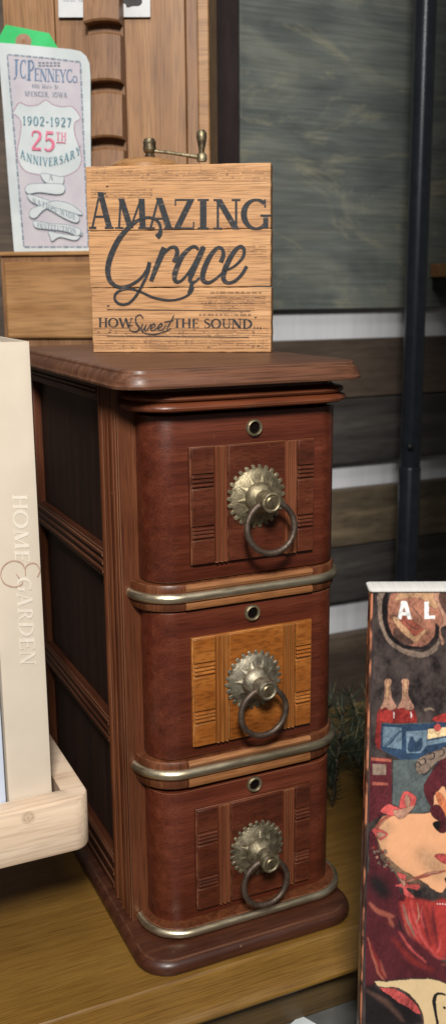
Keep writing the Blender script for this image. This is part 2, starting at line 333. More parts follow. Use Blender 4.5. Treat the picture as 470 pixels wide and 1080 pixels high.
GL = {
 'A': (.86, para(.11,0,.37,1.0,.075)+para(.72,0,.39,1.03,.21)+hb(.2,.58,.34)+hb(0,.26,SF/2)+hb(.55,.86,SF/2)),
 'C': (.78, arc(.44,.5,.37,.465,48,312)+para(.71,.72,.71,.98,.05)+para(.71,.04,.71,.26,.05)),
 'D': (.82, stem(.15,s1=.3)+arc(.22,.5,.5,.475,-90,90)),
 'E': (.62, stem(.14,s0=.26,s1=.26)+hb(.14,.56,1-SF/2)+hb(.14,.58,SF/2)+hb(.14,.46,.52)+para(.55,.8,.57,1,.05)+para(.58,.22,.58,0,.05)+para(.46,.43,.46,.61,.05)),
 'G': (.86, arc(.44,.5,.37,.465,50,318)+para(.70,.72,.70,.98,.05)+para(.72,.05,.72,.46,.155)+hb(.56,.87,.46)),
 'H': (.86, stem(.15,s0=.3,s1=.3)+stem(.71,s0=.3,s1=.3)+hb(.15,.71,.51)),
 'I': (.36, stem(.18)),
 'J': (.44, para(.28,.1,.28,1,.15)+hb(.12,.44,1-SF/2)+arc(.1,.1,.18,.22,-95,0,.1)),
 'M': (1.05, para(.13,0,.18,1,.07)+para(.5,0.02,.2,1.0,.2)+para(.5,.02,.84,1,.07)+para(.9,0,.86,1,.2)+hb(0,.27,SF/2)+hb(.75,1.05,SF/2)),
 'N': (.86, para(.14,0,.14,1,.075)+para(.72,0,.15,1,.215)+para(.72,0,.72,1,.075)+hb(0,.28,SF/2)+hb(0,.2,1-SF/2)+hb(.58,.86,1-SF/2)),
 'O': (.86, arc(.43,.5,.36,.465,0,360,n=36)),
 'P': (.62, stem(.15,s1=.28)+arc(.24,.735,.28,.24,-90,90,.13)),
 'R': (.74, stem(.15,s1=.28)+arc(.24,.735,.28,.24,-90,90,.13)+para(.64,0,.36,.5,.15)+hb(.58,.76,SF/2)),
 'S': (.58, ribbon([(.5,.76),(.47,.9),(.3,.965),(.12,.87),(.11,.68),(.3,.54),(.48,.4),(.5,.2),(.36,.05),(.18,.04),(.09,.14),(.07,.27)],[.05,.06,.07,.1,.13,.16,.16,.13,.09,.06,.05,.05])),
 'T': (.74, stem(.37,s1=0)+hb(.03,.71,1-SF/2)+para(.05,.8,.04,1,.05)+para(.69,.8,.7,1,.05)),
 'U': (.84, para(.17,.32,.17,1,.155)+arc(.43,.32,.26,.29,180,360,.1)+para(.69,.3,.69,1,.07)+hb(.02,.32,1-SF/2)+hb(.56,.84,1-SF/2)),
 'V': (.84, para(.44,0,.14,1,.18)+para(.42,0,.72,1,.06)+hb(0,.3,1-SF/2)+hb(.58,.84,1-SF/2)),
 'W': (1.15, para(.38,0,.12,1,.17)+para(.36,0,.6,1,.06)+para(.82,0,.58,1,.17)+para(.8,0,1.05,1,.06)+hb(0,.27,1-SF/2)+hb(.92,1.15,1-SF/2)),
 'Y': (.8, para(.4,.42,.12,1,.17)+para(.4,.42,.68,1,.06)+para(.4,0,.4,.46,.15)+hb(.25,.55,SF/2)+hb(0,.28,1-SF/2)+hb(.55,.8,1-SF/2)),
 'Z': (.74, para(.12,0,.62,1,.22)+hb(.06,.68,1-SF/2)+hb(.04,.7,SF/2)+para(.08,.78,.08,1,.05)+para(.69,0,.7,.24,.05)),
 '0': (.62, arc(.31,.5,.23,.46,0,360,n=30)),
 '1': (.4, para(.2,0,.2,1,.15)+hb(.06,.34,SF/2)+para(.06,.8,.2,.98,.08)),
 '2': (.6, ribbon([(.08,.72),(.12,.9),(.3,.96),(.48,.85),(.46,.62),(.28,.36),(.1,.1)],[.07,.09,.08,.14,.15,.11,.09])+hb(.06,.54,.07,.13)),
 '5': (.6, hb(.14,.5,.92,.14)+para(.13,.5,.17,.95,.07)+ribbon([(.13,.52),(.3,.6),(.47,.48),(.5,.28),(.38,.08),(.2,.03),(.07,.12)],[.07,.1,.15,.16,.12,.09,.1])),
 '6': (.6, arc(.3,.3,.2,.27,0,360,.13)+ribbon([(.1,.3),(.14,.65),(.28,.88),(.48,.95)],[.13,.13,.1,.06])),
 '7': (.58, hb(.06,.52,.93,.13)+para(.2,0,.48,.95,.12)),
 '9': (.6, arc(.3,.68,.2,.27,0,360,.13)+ribbon([(.5,.68),(.46,.35),(.32,.12),(.12,.05)],[.13,.13,.1,.06])),
 '-': (.4, hb(.05,.35,.45,.1)), ',': (.2, para(.08,-.14,.12,.1,.1)), '.': (.2, para(.1,0,.1,.13,.13)),
 'o': (.6, arc(.3,.33,.23,.29,0,360,.12,n=26)), 'a': (.52, arc(.24,.28,.17,.25,0,360,.1)+para(.43,0,.43,.56,.1)), 'i': (.26, para(.13,0,.13,.6,.11)+para(.13,.75,.13,.9,.11)),
 'n': (.56, para(.12,0,.12,.6,.11)+arc(.28,.36,.16,.2,0,180,.1)+para(.44,0,.44,.38,.11)), 't': (.36, para(.17,0,.17,.85,.11)+hb(.02,.34,.58,.08)),
}
class Ink:
    """prints flat strokes just in front of a plane y=y0 of a frame; every stroke a hair nearer"""
    def __init__(s, fr, y0, step=.0000015): s.fr = fr; s.mb = MB(); s.y = y0; s.step = step; s.y0 = y0; s.n = 0
    def lay(s, polys, k=0):
        s.mb.k = k
        s.n += 1; y = s.y0 - s.n * s.step
        for p in polys: s.mb.flat([s.fr.at(u, v, s.y0) for u, v in p], y)
    def glyph(s, ch, x0, x1, yb, yt, k=0, slant=0, rot=0):
        w, pol = GL[ch]
        for p in pol:
            s.lay([[(x0 + q[0] / w * (x1 - x0) + slant * q[1], yb + (yt - yb) * q[1] + rot * q[0]) for q in p]], k)
    def text(s, txt, xa, xb, yb0, yb1, h, k=0, curve=None, gap=.14):
        """a line of serif letters from xa to xb, baseline yb0 to yb1, cap height h (all photo px)"""
        ws = [(.4 if c == ' ' else GL[c][0]) for c in txt]; tot = sum(ws) + gap * (len(txt) - 1); u = 0
        for c, w in zip(txt, ws):
            if c != ' ':
                a = xa + (xb - xa) * u / tot; b = xa + (xb - xa) * (u + w) / tot; f = (u + w / 2) / tot
                base = yb0 + (yb1 - yb0) * f + (curve(f) if curve else 0)
                rot = ((yb1 - yb0) + ((curve(min(f + .03, 1)) - curve(max(f - .03, 0))) / .06 if curve else 0)) / (xb - xa) * (b - a)
                s.glyph(c, a, b, base, base - h, k, 0, rot / max(w, .3) * .9)
            u += w + gap

# ================================================================== SETTING
ZL = -.40      # the floor proper; the bench and the books stand on a raised grey platform in front
g = MB(); g.box(-6, 6, -5, 6, -.6, ZL)
fl = g.build('floor', M['floor']); fl['kind'] = 'structure'
g = MB(); g.box(-1.4, 1.2, -1.1, .345, ZL + .0005, -.055)
fl = g.build('platform', M['floor'], bevel=.002); fl['kind'] = 'structure'

# oak bench the cabinet stands on
fr = Frame((.1, .1, -.055)); bench = thing('oak_bench', 'low golden oak bench with a moulded front edge, under the drawer cabinet', 'bench', fr)
prof = [(.235, .055), (-.1335, .055), (-.1345, .0537), (-.1365, .0534), (-.158, .0528), (-.166, .0515), (-.1705, .0485), (-.171, .046), (-.169, .0435), (-.165, .0425), (.235, .0425)]
b = MB(); b.loft([[(x, y, z) for y, z in prof] for x in (-.95, -.35, .2, .85)]); b.build('bench_top', M['oak'], bench, ang=50)
b = MB(); b.box(-.9, .8, -.15, -.13, .0, .0425); b.box(-.9, -.88, -.13, .215, 0, .0425); b.box(.78, .8, -.13, .215, 0, .0425); b.box(-.88, .78, .20, .215, 0, .0425)
b.build('bench_apron', M['oak_dark'], bench, bevel=.001)

# wall and its planks
YW = .75
fr = Frame((.4, YW, ZL)); w = MB(); w.box(-2.4, 2.6, .02, .10, 0, 2.9)
o = w.build('painted_wall', M['white_paint']); o.location = fr.p; tag(o, 'white painted wall showing as pale strips between the dark planks', 'wall')
def plank(z0, z1, mat, lab, x0=.0, x1=2.2, th=.02, name='wall_plank', skew=0):
    f = Frame((.4, YW, z0)); m = MB(); m.box(x0 - .4, x1 - .4, -.002, th - .002, 0, z1 - z0)
    if skew:
        m.v = [(x, y, z + (skew * x if z > .001 else 0)) for x, y, z in m.v]
    o = m.build(name, mat, bevel=.0015); o.location = f.p
    return tag(o, lab, 'plank' if name == 'wall_plank' else 'board', 'dark boards across the white wall' if name == 'wall_plank' else None)
plank(-.39, 1.35, M['plank_brown'], 'dark brown board wall section behind the wooden letter rack', -2.0, .33, .02, 'wall_board')
plank(.467, 1.35, M['ply'], 'large grey-green stained plywood board on the wall behind the cabinet', .3996, 2.2, .02, 'plywood_board')
plank(.325, .419, M['plank_brown'], 'brown plank just below the upper white strip of wall')
plank(.2162, .323, M['plank_black'], 'charcoal plank just above the middle white strip of wall')
plank(.075, .1716, M['plank_tan'], 'tan and grey weathered plank just below the middle white strip of wall')
plank(-.0228, .073, M['plank_black'], 'charcoal plank just above the lowest white strip of wall')
plank(-.28, -.0845, M['plank_brown'], 'dark brown plank just below the lowest white strip of wall')

# dark post between the rack and the plywood
fr = Frame((.35, .7, ZL)); m = MB(); m.box(-.045, .0255, 0, .045, 0, 2.0)
o = m.build('dark_post', M['post_dark'], bevel=.002); o.location = fr.p; tag(o, 'dark brown upright post against the wall, left of the plywood board', 'post')

# steel pole
fr = Frame((.577, .55, ZL)); pole = thing('steel_pole', 'dark blue-black round steel pole standing in front of the wall', 'pole', fr)
m = MB(); m.lathe([(.0146, .643), (.0146, 1.95)], (0, 0, 0), 'z', 32); m.build('upper_tube', M['pole'], pole)
m = MB(); m.lathe([(.016, .004), (.016, .641), (.0150, .6435), (.0146, .6437)], (0, 0, 0), 'z', 32); m.build('lower_tube', M['pole'], pole)
m = MB(); m.lathe([(.045, 0), (.045, .003), (.02, .006), (.0165, .012)], (0, 0, 0), 'z', 32); m.build('foot', M['pole'], pole)
m = MB()
for s in (-1, 1):
    m.lathe([(.0045, 0), (.0045, .0028), (.003, .0042), (.0008, .0046)], (0, 0, 0), 'y', 16)
m2 = MB(); m2.lathe([(.0052, .002), (.0052, -.0028), (.0036, -.0046), (.0008, -.0052)], (-.0085, -.0110, .6745), 'y', 16); m2.build('bolt', M['rubber'], pole)

# unseen panel added right of the view to keep the lamp off part of the wall
fr = Frame((.205, -.05, -.055)); m = MB(); m.box(0, .5, 0, .018, 0, 1.3)
o = m.build('shade_panel', M['post_dark'], bevel=.001); o.location = fr.p; tag(o, 'unseen dark panel added to shade the right part of the wall', 'panel')

# little shelf at the right edge
fr = Frame((.70, .66, .515)); sh = thing('wall_shelf', 'small brown wooden shelf on a black bracket beside the steel pole', 'shelf', fr)
m = MB(); m.box(.045, .35, .0, .088, .0, .022); m.build('shelf_board', M['rack_front'], sh, bevel=.0015)
m = MB(); m.box(.05, .3, .004, .088, -.02, -.0005); m.build('bracket', M['rubber'], sh, bevel=.001)

# ================================================================== CABINET
CF = Frame((.04, .12, 0))
cab = thing('drawer_cabinet', 'narrow dark mahogany cabinet of three drawers with brass ring pulls', 'cabinet', CF)
def cbuild(mb, name, mat, parent, **k):
    ox, oy, oz = CF.p
    mb.v = [(x - ox, y - oy, z - oz) for x, y, z in mb.v]
    return mb.build(name, mat, parent, **k)
XL, XR, YB = -.042, .128, .300
# top board
m = MB(); T = (-.056, .136, -.0195, .311)
pr = [(-.010,.4335),(-.0022,.4337),(-.0004,.4342),(0,.4352),(0,.4362),(-.0008,.4372),(-.0012,.4385),(-.0018,.4405),(-.0036,.4428),(-.0052,.4440),(-.0054,.4447),(-.0058,.4460),(-.0068,.4467),(-.0085,.4470)]
m.loft([rr(*T, .022, z, d, 12) for d, z in pr]); top = cbuild(m, 'top_board', M['top_wood'], cab, ang=30)
# moulding under the top
m = MB(); A = (-.034, .1265, -.004, .05)
pr = [(-.004,.4334),(-.004,.4300),(-.001,.4285),(.002,.4283),(.0042,.4272),(.005,.4257),(.0042,.4242),(.002,.4233),(.0015,.4230),(.004,.4226),(.0062,.4212),(.0068,.4196),(.0062,.4180),(.004,.4168),(.001,.4163),(-.004,.4162)]
m.loft([rr(*A, .025, z, d, 12) for d, z in reversed(pr)]); cbuild(m, 'top_moulding', M['bead_wood'], cab, ang=40)
# base
m = MB(); Bs = (-.052, .131, -.030, .307)
pr = [(-.001,.0004),(0,.002),(.0002,.0055),(-.001,.0085),(-.003,.0101),(-.0042,.0105),(-.0046,.0113),(-.0058,.0118),(-.02,.0120)]
m.loft([rr(*Bs, .026, z, d, 12) for d, z in pr]); cbuild(m, 'base_plinth', M['base_wood'], cab, ang=30)
# carcass core and back
m = MB(); m.box(XL + .010, XR - .010, .034, .290, .012, .433); cbuild(m, 'carcass', M['dark_gap'], cab)
m = MB(); m.box(XL + .002, XR - .002, .2905, YB - .002, .0125, .4328); cbuild(m, 'back_panel', M['side_panel'], cab)
# posts with reeded sides
def post(xo, s):
    m = MB(); x0, x1 = sorted((xo, xo + s * .017)); m.box(x0, x1, .030, .0735, .0122, .4332)
    for yc, r in ((.0350, .0020), (.0420, .0030), (.0500, .0030), (.0575, .0022), (.0655, .0030)):
        ring = [[(xo - s * (r * sin(a)) * .8 + s * .0002, yc - r * cos(a), z) for a in [pi * k / 8 for k in range(9)]] for z in (.013, .433)]
        m.loft(ring, True, True)
    o = cbuild(m, 'corner_post', M['mahogany_post'], cab, ang=40); return o
post(XL, 1); post(XR, -1)
for xo, s in ((XL, 1), (XR, -1)):
    m = MB(); x0, x1 = sorted((xo + s*.0005, xo + s * .010)); m.box(x0, x1, .271, .2905, .0122, .4330); cbuild(m, 'rear_post', M['mahogany_post'], cab, bevel=.0008)
# side rails with a bead on the lip, and the recessed panels
def side_rail(xo, s, z0, z1):
    m = MB(); x0, x1 = sorted((xo + s * .0008, xo + s * .0092)); m.box(x0, x1, .0737, .2708, z0, z1)
    for zc in (z1 - .004, z0 + .004, (z0 + z1) / 2):
        r = .0016; m.loft([[(xo + s*.0009 - s * r * sin(a), y, zc - r * cos(a)) for a in [pi * k / 8 for k in range(9)]] for y in (.0739, .2706)])
    cbuild(m, 'side_rail', M['mahogany_rail'], cab, ang=40)
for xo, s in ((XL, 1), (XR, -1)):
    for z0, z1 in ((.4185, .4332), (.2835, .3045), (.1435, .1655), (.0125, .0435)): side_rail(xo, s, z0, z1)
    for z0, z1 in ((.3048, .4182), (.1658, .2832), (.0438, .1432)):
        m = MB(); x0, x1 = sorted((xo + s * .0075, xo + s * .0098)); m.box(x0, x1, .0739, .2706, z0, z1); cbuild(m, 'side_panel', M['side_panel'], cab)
# rails between the drawers, with brass half-round bars
RP = (-.0305, .1255, -.0025, .06)
def drawer_rail(z0, z1, zb, rb, grow=0):
    """z0..z1 body, brass bar centre zb"""
    RP = (-.0312, .1262 + grow * .4, .0046 - grow * 2, .06)
    m = MB()
    pr = [(0, z0), (.0035, z0 + .0005), (.0046, z0 + .0026), (.0046, zb - rb + .0004), (.0042, zb), (.0046, zb + rb - .0004), (.0046, z1 - .0026), (.0035, z1 - .0005), (0, z1)]
    m.loft([rr(*RP, .026, z, d, 12) for d, z in pr]); rail = cbuild(m, 'drawer_rail', M['mahogany_post'], cab, ang=40)
    for a, c in ((zb + rb + .0002, z1 - .0006), (z0 + .0006, zb - rb - .0002)):
        if c - a < .0025: continue
        i = MB(); y = RP[2] - .0046
        sec = [(y + .002, a), (y - .0004, a + .0004), (y - .0016, (a + c) / 2), (y - .0004, c - .0004), (y + .002, c)]
        i.loft([[(x, yy, zz) for yy, zz in sec] for x in (-.0045, .099)]); cbuild(i, 'inlay_strip', M['inlay'], rail, ang=50)
    bb = MB(); outer = rr(*RP, .026, zb, .0044, 14)[:30]
    outer = [(outer[0][0], .0292, zb)] + outer + [(outer[-1][0], .0292, zb)]
    bb.tube(outer, rb, 12); cbuild(bb, 'brass_bar', M['brass_bar'], rail, ang=60)
drawer_rail(.2718, .2922, .2823, .0037)
drawer_rail(.1326, .1550, .1450, .0040)
drawer_rail(.0122, .0206, .0164, .0034, .0042)

# drawers
def rosette_mesh():
    m = MB(); R = .0205
    dome = lambda r: -(.0016 + .0052 * (1 - (r / R) ** 2))
    m.lathe([(R, .0), (R + .0004, -.001), (R, -.0016)] + [(r, dome(r)) for r in (.018, .0165, .0145, .0125, .0105, .008, .0002)], (0, 0, 0), 'y', 52)
    g = []
    for k in range(26):   # toothed rim
        for da, r in ((-.34, R - .0002), (-.24, R + .0026), (0, R + .0031), (.24, R + .0026), (.34, R - .0002)):
            a = 2 * pi * (k + da) / 26; g.append((cos(a) * r, sin(a) * r))
    m.loft([[(x * q, y, z * q) for x, z in g] for q, y in ((1, 0), (1, -.0009), (.985, -.0014), (.9, -.0018))])
    n = 10; vs = []; fs = []   # raised star rays round the middle
    for k in range(n):
        for j, (da, r) in enumerate(((-.5, .0100), (0, .0172), (.5, .0100))):
            a = 2 * pi * (k + da) / n + .1; vs.append((cos(a) * r, dome(r) - (.0012 if j != 1 else .0004), sin(a) * r))
        a = 2 * pi * k / n + .1; r = .0095; vs.append((cos(a) * r, dome(r) - .0021, sin(a) * r))
        for da in (-.5, .5):
            a2 = 2 * pi * (k + da) / n + .1; vs.append((cos(a2) * .0100, dome(.0100) + .002, sin(a2) * .0100))
        a = 2 * pi * k / n + .1; vs.append((cos(a) * .0172, dome(.0172) + .002, sin(a) * .0172))
        b0 = k * 7; fs += [(b0, b0+1, b0+3), (b0+1, b0+2, b0+3), (b0, b0+4, b0+6, b0+1), (b0+1, b0+6, b0+5, b0+2)]
    m.add(vs, fs)
    return m
def boss_mesh():
    m = MB()
    m.lathe([(.0112, -.003), (.0118, -.0060), (.0114, -.0085), (.0100, -.0106), (.0082, -.0120), (.0070, -.0132), (.0068, -.0215), (.0062, -.0225)], (0, 0, 0), 'y', 32)
    m.lathe([(.0056, -.0216), (.0072, -.0222), (.0076, -.0236), (.0072, -.0252), (.006, -.0256), (.0052, -.0250), (.0050, -.0244)], (0, 0, 0), 'y', 32)
    return m
def screw_mesh():
    m = MB(); m.lathe([(.0045, -.0240), (.0045, -.0252), (.0036, -.0260), (.0002, -.0263)], (0, 0, 0), 'y', 24)
    return m
def ring_mesh(tilt, swing):
    m = MB(); R = .0183; pts = []
    for k in range(40):
        a = 2 * pi * k / 40; x = R * sin(a) * 1.02; z = R * cos(a) - R - .001
        pts.append((x * cos(swing) + z * sin(swing), -.0172 + tilt * z, -x * sin(swing) + z * cos(swing)))
    m.tube(pts, [.00225 + .0001 * sin(7 * k) for k in range(40)], 12, closed=True)
    return m
def carved_panel(x0, x1, z0, z1, mat, reed, parent):
    y = .0032; W_, H_ = x1 - x0, z1 - z0; m = MB()
    X = lambda f: x0 + f * W_
    Z = lambda f: z1 - f * H_
    m.box(x0, x1, y - .0028, y, z0, z1)
    m.box(X(.295), X(.745), y - .0046, y - .0022, z0 + .0006, z1 - .0006)                      # middle field
    for a, c in ((.012, .18), (.855, .988)):                                                    # side blocks split by ridges
        for f0, f1 in ((.008, .225), (.355, .665), (.79, .992)): m.box(X(a), X(c), y - .0046, y - .0022, Z(f1), Z(f0))
        for fc in (.255, .29, .325, .695, .727, .76):
            r = H_ * .0172; zc = Z(fc)
            m.loft([[(x, y - .0026 - r * sin(t) * 1.75, zc + r * cos(t)) for t in [pi * k / 8 for k in range(9)]] for x in (X(a + .004), X(c - .004))])
    o = cbuild(m, 'carved_panel', mat, parent, bevel=.0005, ang=40)
    for side in ((.202, .238, .272), (.765, .800, .834)):
        m = MB(); m.box(X(side[0] - .014), X(side[2] + .014), y - .0027, y - .0021, z0 + .0008, z1 - .0008)
        for a in side:                                                                          # upright reeds
            r = W_ * .0165; xc = X(a)
            m.loft([[(xc - r * cos(t), y - .0024 - r * sin(t) * 1.7, z) for t in [pi * k / 8 for k in range(9)]] for z in (z0 + .0006, z1 - .0006)])
        cbuild(m, 'reeding', reed, parent, ang=40)
def part_at(mb, name, mat, parent, c, **k):
    o = mb.build(name, mat, parent, **k); o.location = (c[0] - CF.p.x, c[1] - CF.p.y, c[2] - CF.p.z); return o
protos = {}
specs = [  # front z0,z1 | y | panel left x, top z | rosette x,z | lock x,z | materials | ring tilt, swing
    (.2928, .4132, .0030, .0000, .3910, .0510, .3518, .0515, .4010, 'dark', .14, -.10),
    (.1556, .2706, .0034, -.0004, .2505, .0486, .2110, .0500, .2622, 'light', .03, .0),
    (.0150, .1285, .0030, .0004, .1135, .0513, .0695, .0513, .1222, 'dark', .07, .07)]
for i, (z0, z1, y, px, pz, rx, rz, lx, lz, kind, tilt, swing) in enumerate(specs):
    m = MB(); D = (-.0285, .1262, y, .0335)
    pr = [(-.0018, z0), (-.0004, z0 + .0004), (0, z0 + .0016), (0, z1 - .0016), (-.0004, z1 - .0004), (-.0018, z1)]
    m.loft([rr(*D, .021, z, d, 12) for d, z in pr]); d = cbuild(m, 'drawer', M['mahogany'], cab, ang=50)
    carved_panel(px, px + .1, pz - .0856, pz, M['carved_' + kind], M['reed_' + kind], d)
    c = (rx, y - .0043, rz)
    bm_ = M[('brass', 'brass_grey', 'brass_dull')[i]]
    part_at(rosette_mesh(), 'pull_rosette', bm_, d, c, ang=28).rotation_euler = (0, (.0, .21, -.13)[i], 0)
    part_at(boss_mesh(), 'pull_post', bm_, d, c, ang=40)
    part_at(screw_mesh(), 'pull_screw', M['brass_dark'], d, c)
    part_at(ring_mesh(tilt, swing), 'pull_ring', M['iron_ring'], d, c, ang=60)
    k = MB(); k.lathe([(.0042, -.0002), (.0042, -.0018), (.0050, -.0026), (.0060, -.0022), (.0064, -.0010), (.0064, .0002)], (0, 0, 0), 'y', 32, cap=False)
    part_at(k, 'keyhole_ring', M['brass'], d, (lx, y, lz), ang=50)
    k = MB(); k.lathe([(.0045, -.0003), (.0044, -.0004)], (0, 0, 0), 'y', 28); k.lathe([(.0013, -.0004), (.0013, -.0012)], (0, 0, -.0002), 'y', 12)
    part_at(k, 'keyhole', M['hole'], d, (lx, y, lz))

# ================================================================== SIGN
SFm = Frame((.052, .1415, .4470), -32)
sign = thing('wooden_sign', 'square pine plank sign with black lettering, standing on the drawer cabinet', 'sign', SFm)
zs = [0, .0495 + .0005, .0990 + .001, .1490]
seams = [(372.5, 303.5), (302.7, 242.6), (242.0, 173.5)]
def rough_plank(z0, z1, jx):
    """plank with slightly ragged ends and edges"""
    m = MB(); n = 26; lo, hi = [], []
    x0, x1 = -.0742 + jx, .0754 + jx * .6
    for k in range(n + 1):
        x = x0 + (x1 - x0) * k / n
        lo.append((x, z0 + noise.noise((x * 160, z0 * 50, 1)) * .0004)); hi.append((x, z1 + noise.noise((x * 160, z1 * 50, 5)) * .0005))
    rt = [(x1 + noise.noise((z * 200, jx, 3)) * .0005, z) for z in [z0 + (z1 - z0) * q / 9 for q in range(1, 9)]]
    lt = [(x0 + noise.noise((z * 200, jx, 9)) * .0006, z) for z in [z1 - (z1 - z0) * q / 9 for q in range(1, 9)]]
    m.prism(lo + rt + hi[::-1] + lt, .0, .019); return m
for (pa, pb), jx in zip(seams, (.0004, -.0003, -.0006)):
    z0 = SFm.at(190, pa)[1]; z1 = SFm.at(190, pb)[1]
    m = rough_plank(max(z0, .0002), z1, jx); o = m.build('plank', M['sign_wood'], sign, bevel=.0006, ang=50)
m = MB(); m.box(-.055, -.035, .0192, .026, .004, .144); m.box(.035, .055, .0192, .026, .004, .144); m.build('back_batten', M['sign_edge'], sign, bevel=.0008)

k = Ink(SFm, -.00022)
# faded sheet music
for y0, n_, xa, xb in ((180, 5, 96, 284), (200, 4, 96, 160), (260, 5, 226, 281), (312, 4, 208, 280), (322, 3, 214, 268), (346, 4, 99, 283), (359, 4, 99, 283)):
    for j in range(n_):
        y = y0 + j * 2.6; u = xa
        while u < xb:
            l = random.uniform(6, 26); k.lay(ribbon([(u, y), (min(u + l, xb), y + .1)], .42, smooth=False)); u += l + random.choice((0, .8, 3))
    for u in range(int(xa) + 6, int(xb) - 2, 9):
        if random.random() < .75:
            q = u + random.uniform(-3, 3); yy = y0 + random.uniform(1, 8)
            k.lay(ribbon([(q, yy), (q + .9, yy - 1.2), (q + 1.8, yy)], 1.3)); k.lay(ribbon([(q + 1.6, yy), (q + 1.6, yy - random.choice((6, 8)))], .45, smooth=False))
    for u in (xa + 14, (xa + xb) / 2 + random.uniform(-9, 9), xb - 16): k.lay(ribbon([(u, y0), (u, y0 + (n_ - 1) * 2.6)], .5, smooth=False))
for y, xa, xb in ((308, 222, 274), (312.5, 218, 270), (319, 212, 264), (331.5, 210, 262)):   # faint words
    u = xa
    while u < xb:
        l = random.uniform(2, 7); k.lay(ribbon([(u, y), (u + l, y)], 1.5, smooth=False)); u += l + 1.4
k.mb.build('faded_music', M['sign_faint'], sign, smooth=False)

k = Ink(SFm, -.00040)
for ch, x0, x1, yt, yb in (('A', 94, 120, 203.5, 241.3), ('M', 121.5, 155.5, 209.5, 241.3), ('A', 155, 183, 209.5, 241.5), ('Z', 182.5, 205.5, 209.8, 241.6), ('I', 207.5, 221, 209.8, 241.7), ('N', 225, 253.5, 209.9, 241.8), ('G', 254.5, 285, 209.5, 242.3)):
    k.glyph(ch, x0, x1, yb, yt)
for ch, x0, x1 in (('H', 104.2, 113.6), ('O', 114.3, 124.8), ('W', 124.8, 140.4), ('T', 182.6, 191), ('H', 191.4, 201.5), ('E', 202.6, 209.8), ('S', 215, 221.8), ('O', 222.4, 233), ('U', 233.9, 243.6), ('N', 244, 255), ('D', 255.8, 266)):
    f = (x0 - 104) / 162; k.glyph(ch, x0, x1, 345 + 1.5 * f, 335.2 + 1.3 * f)
for u in (268.2, 271.3, 274.4): k.lay(ribbon([(u - .7, 345.8), (u + .7, 345.8)], 1.5, smooth=False))
Z1 = lambda pts: [(105 + x / 5.222, 220 + y / 5.222) for x, y in pts]
Z2 = lambda pts: [(180 + x / 5.222, 240 + y / 5.222) for x, y in pts]
Z3 = lambda pts: [(95 + x / 4.7, 320 + y / 4.7) for x, y in pts]
# Grace
k.lay(ribbon(Z1([(316,156),(333,138),(336,102),(318,66),(270,48),(215,63),(160,105),(105,172),(65,255),(47,330),(56,390),(88,424),(130,432),(182,415),(230,380),(262,335),(276,295)]), [6.10,5.12,3.17,2.68,2.68,3.17,4.64,5.61,5.98,5.98,4.88,3.66,3.17,3.17,2.93,3.17,4.39]))
k.lay(ribbon(Z1([(276,296),(266,355),(240,412),(205,475),(162,520),(115,526),(86,500),(92,466),(130,445),(180,443),(232,460),(300,490),(380,504),(450,494),(500,465),(516,430)]), [4.15,3.17,2.93,2.81,2.68,2.68,2.68,2.68,2.44,2.32,2.32,2.44,2.32,2.20,2.32,2.93]))
k.lay(ribbon(Z1([(358,214),(338,262),(310,330),(284,398)]), [6.34,6.10,5.37,4.15]))
k.lay(ribbon(Z1([(305,330),(340,268),(382,220),(415,212),(428,235),(422,268),(407,293)]), [2.20,2.44,2.93,3.66,4.64,4.88,3.90]))
k.lay(ribbon(Z2([(152,122),(138,106),(108,112),(62,160),(24,250),(28,294),(58,292),(105,238),(150,160),(184,104)]), [2.44,3.17,3.42,5.12,5.86,4.15,2.68,2.68,2.93,3.66]))
k.lay(ribbon(Z2([(180,108),(150,175),(120,245),(106,288),(126,302),(160,275)]), [5.61,5.86,5.61,4.15,2.68,2.20]))
k.lay(ribbon(Z2([(118,305),(110,335),(98,362)]), [4.15,3.90,2.68]))
k.lay(ribbon(Z2([(276,190),(290,150),(283,118),(256,112),(215,160),(182,235),(178,286),(208,303),(250,280),(292,240)]), [4.88,4.39,3.42,3.42,5.12,5.86,5.12,3.42,2.68,2.20]))
k.lay(ribbon(Z2([(292,240),(350,212),(395,165),(404,122),(380,104),(340,145),(300,225),(290,278),(312,303),(352,294),(392,256),(418,212)]), [2.20,2.44,3.17,3.66,3.42,5.12,5.86,5.12,3.42,3.17,3.42,3.66]))
# Sweet
k.lay(ribbon(Z3([(264,74),(250,56),(228,68),(230,98),(246,122),(228,140),(200,132),(196,112),(212,110)]), [1.2,1,1.2,1.7,1.8,1.4,1,.9,.9]))
for pts in ([(262,100),(254,124),(262,134),(280,104)], [(280,104),(272,126),(280,135),(303,100)], [(303,124),(322,112),(316,100),(302,116),(304,133),(322,130),(340,112)], [(338,124),(358,110),(352,99),(338,116),(340,132),(358,130),(378,108)], [(416,58),(396,98),(382,126),(388,134),(402,122)], [(368,92),(390,88),(414,84)], [(392,132),(350,146),(310,154),(276,148),(256,138)]):
    k.lay(ribbon(Z3(pts), [1.0, 1.35, 1.1, .9]))
# thin ruled lines and nail marks
for y, xa, xb in ((326.3, 113, 264), (354.2, 113, 262.5)): k.lay(ribbon([(xa, y), (xb, y + 1.5)], .65, smooth=False))
for u, v in ((113.5, 196.5), (111, 204), (269.5, 334.6), (272.5, 364.5), (114.5, 322.5), (116, 350.5)): k.lay(ribbon([(u - 1.5, v + .3), (u + 1.2, v - .3)], .8, smooth=False))
k.mb.build('lettering', M['sign_ink'], sign, smooth=False)

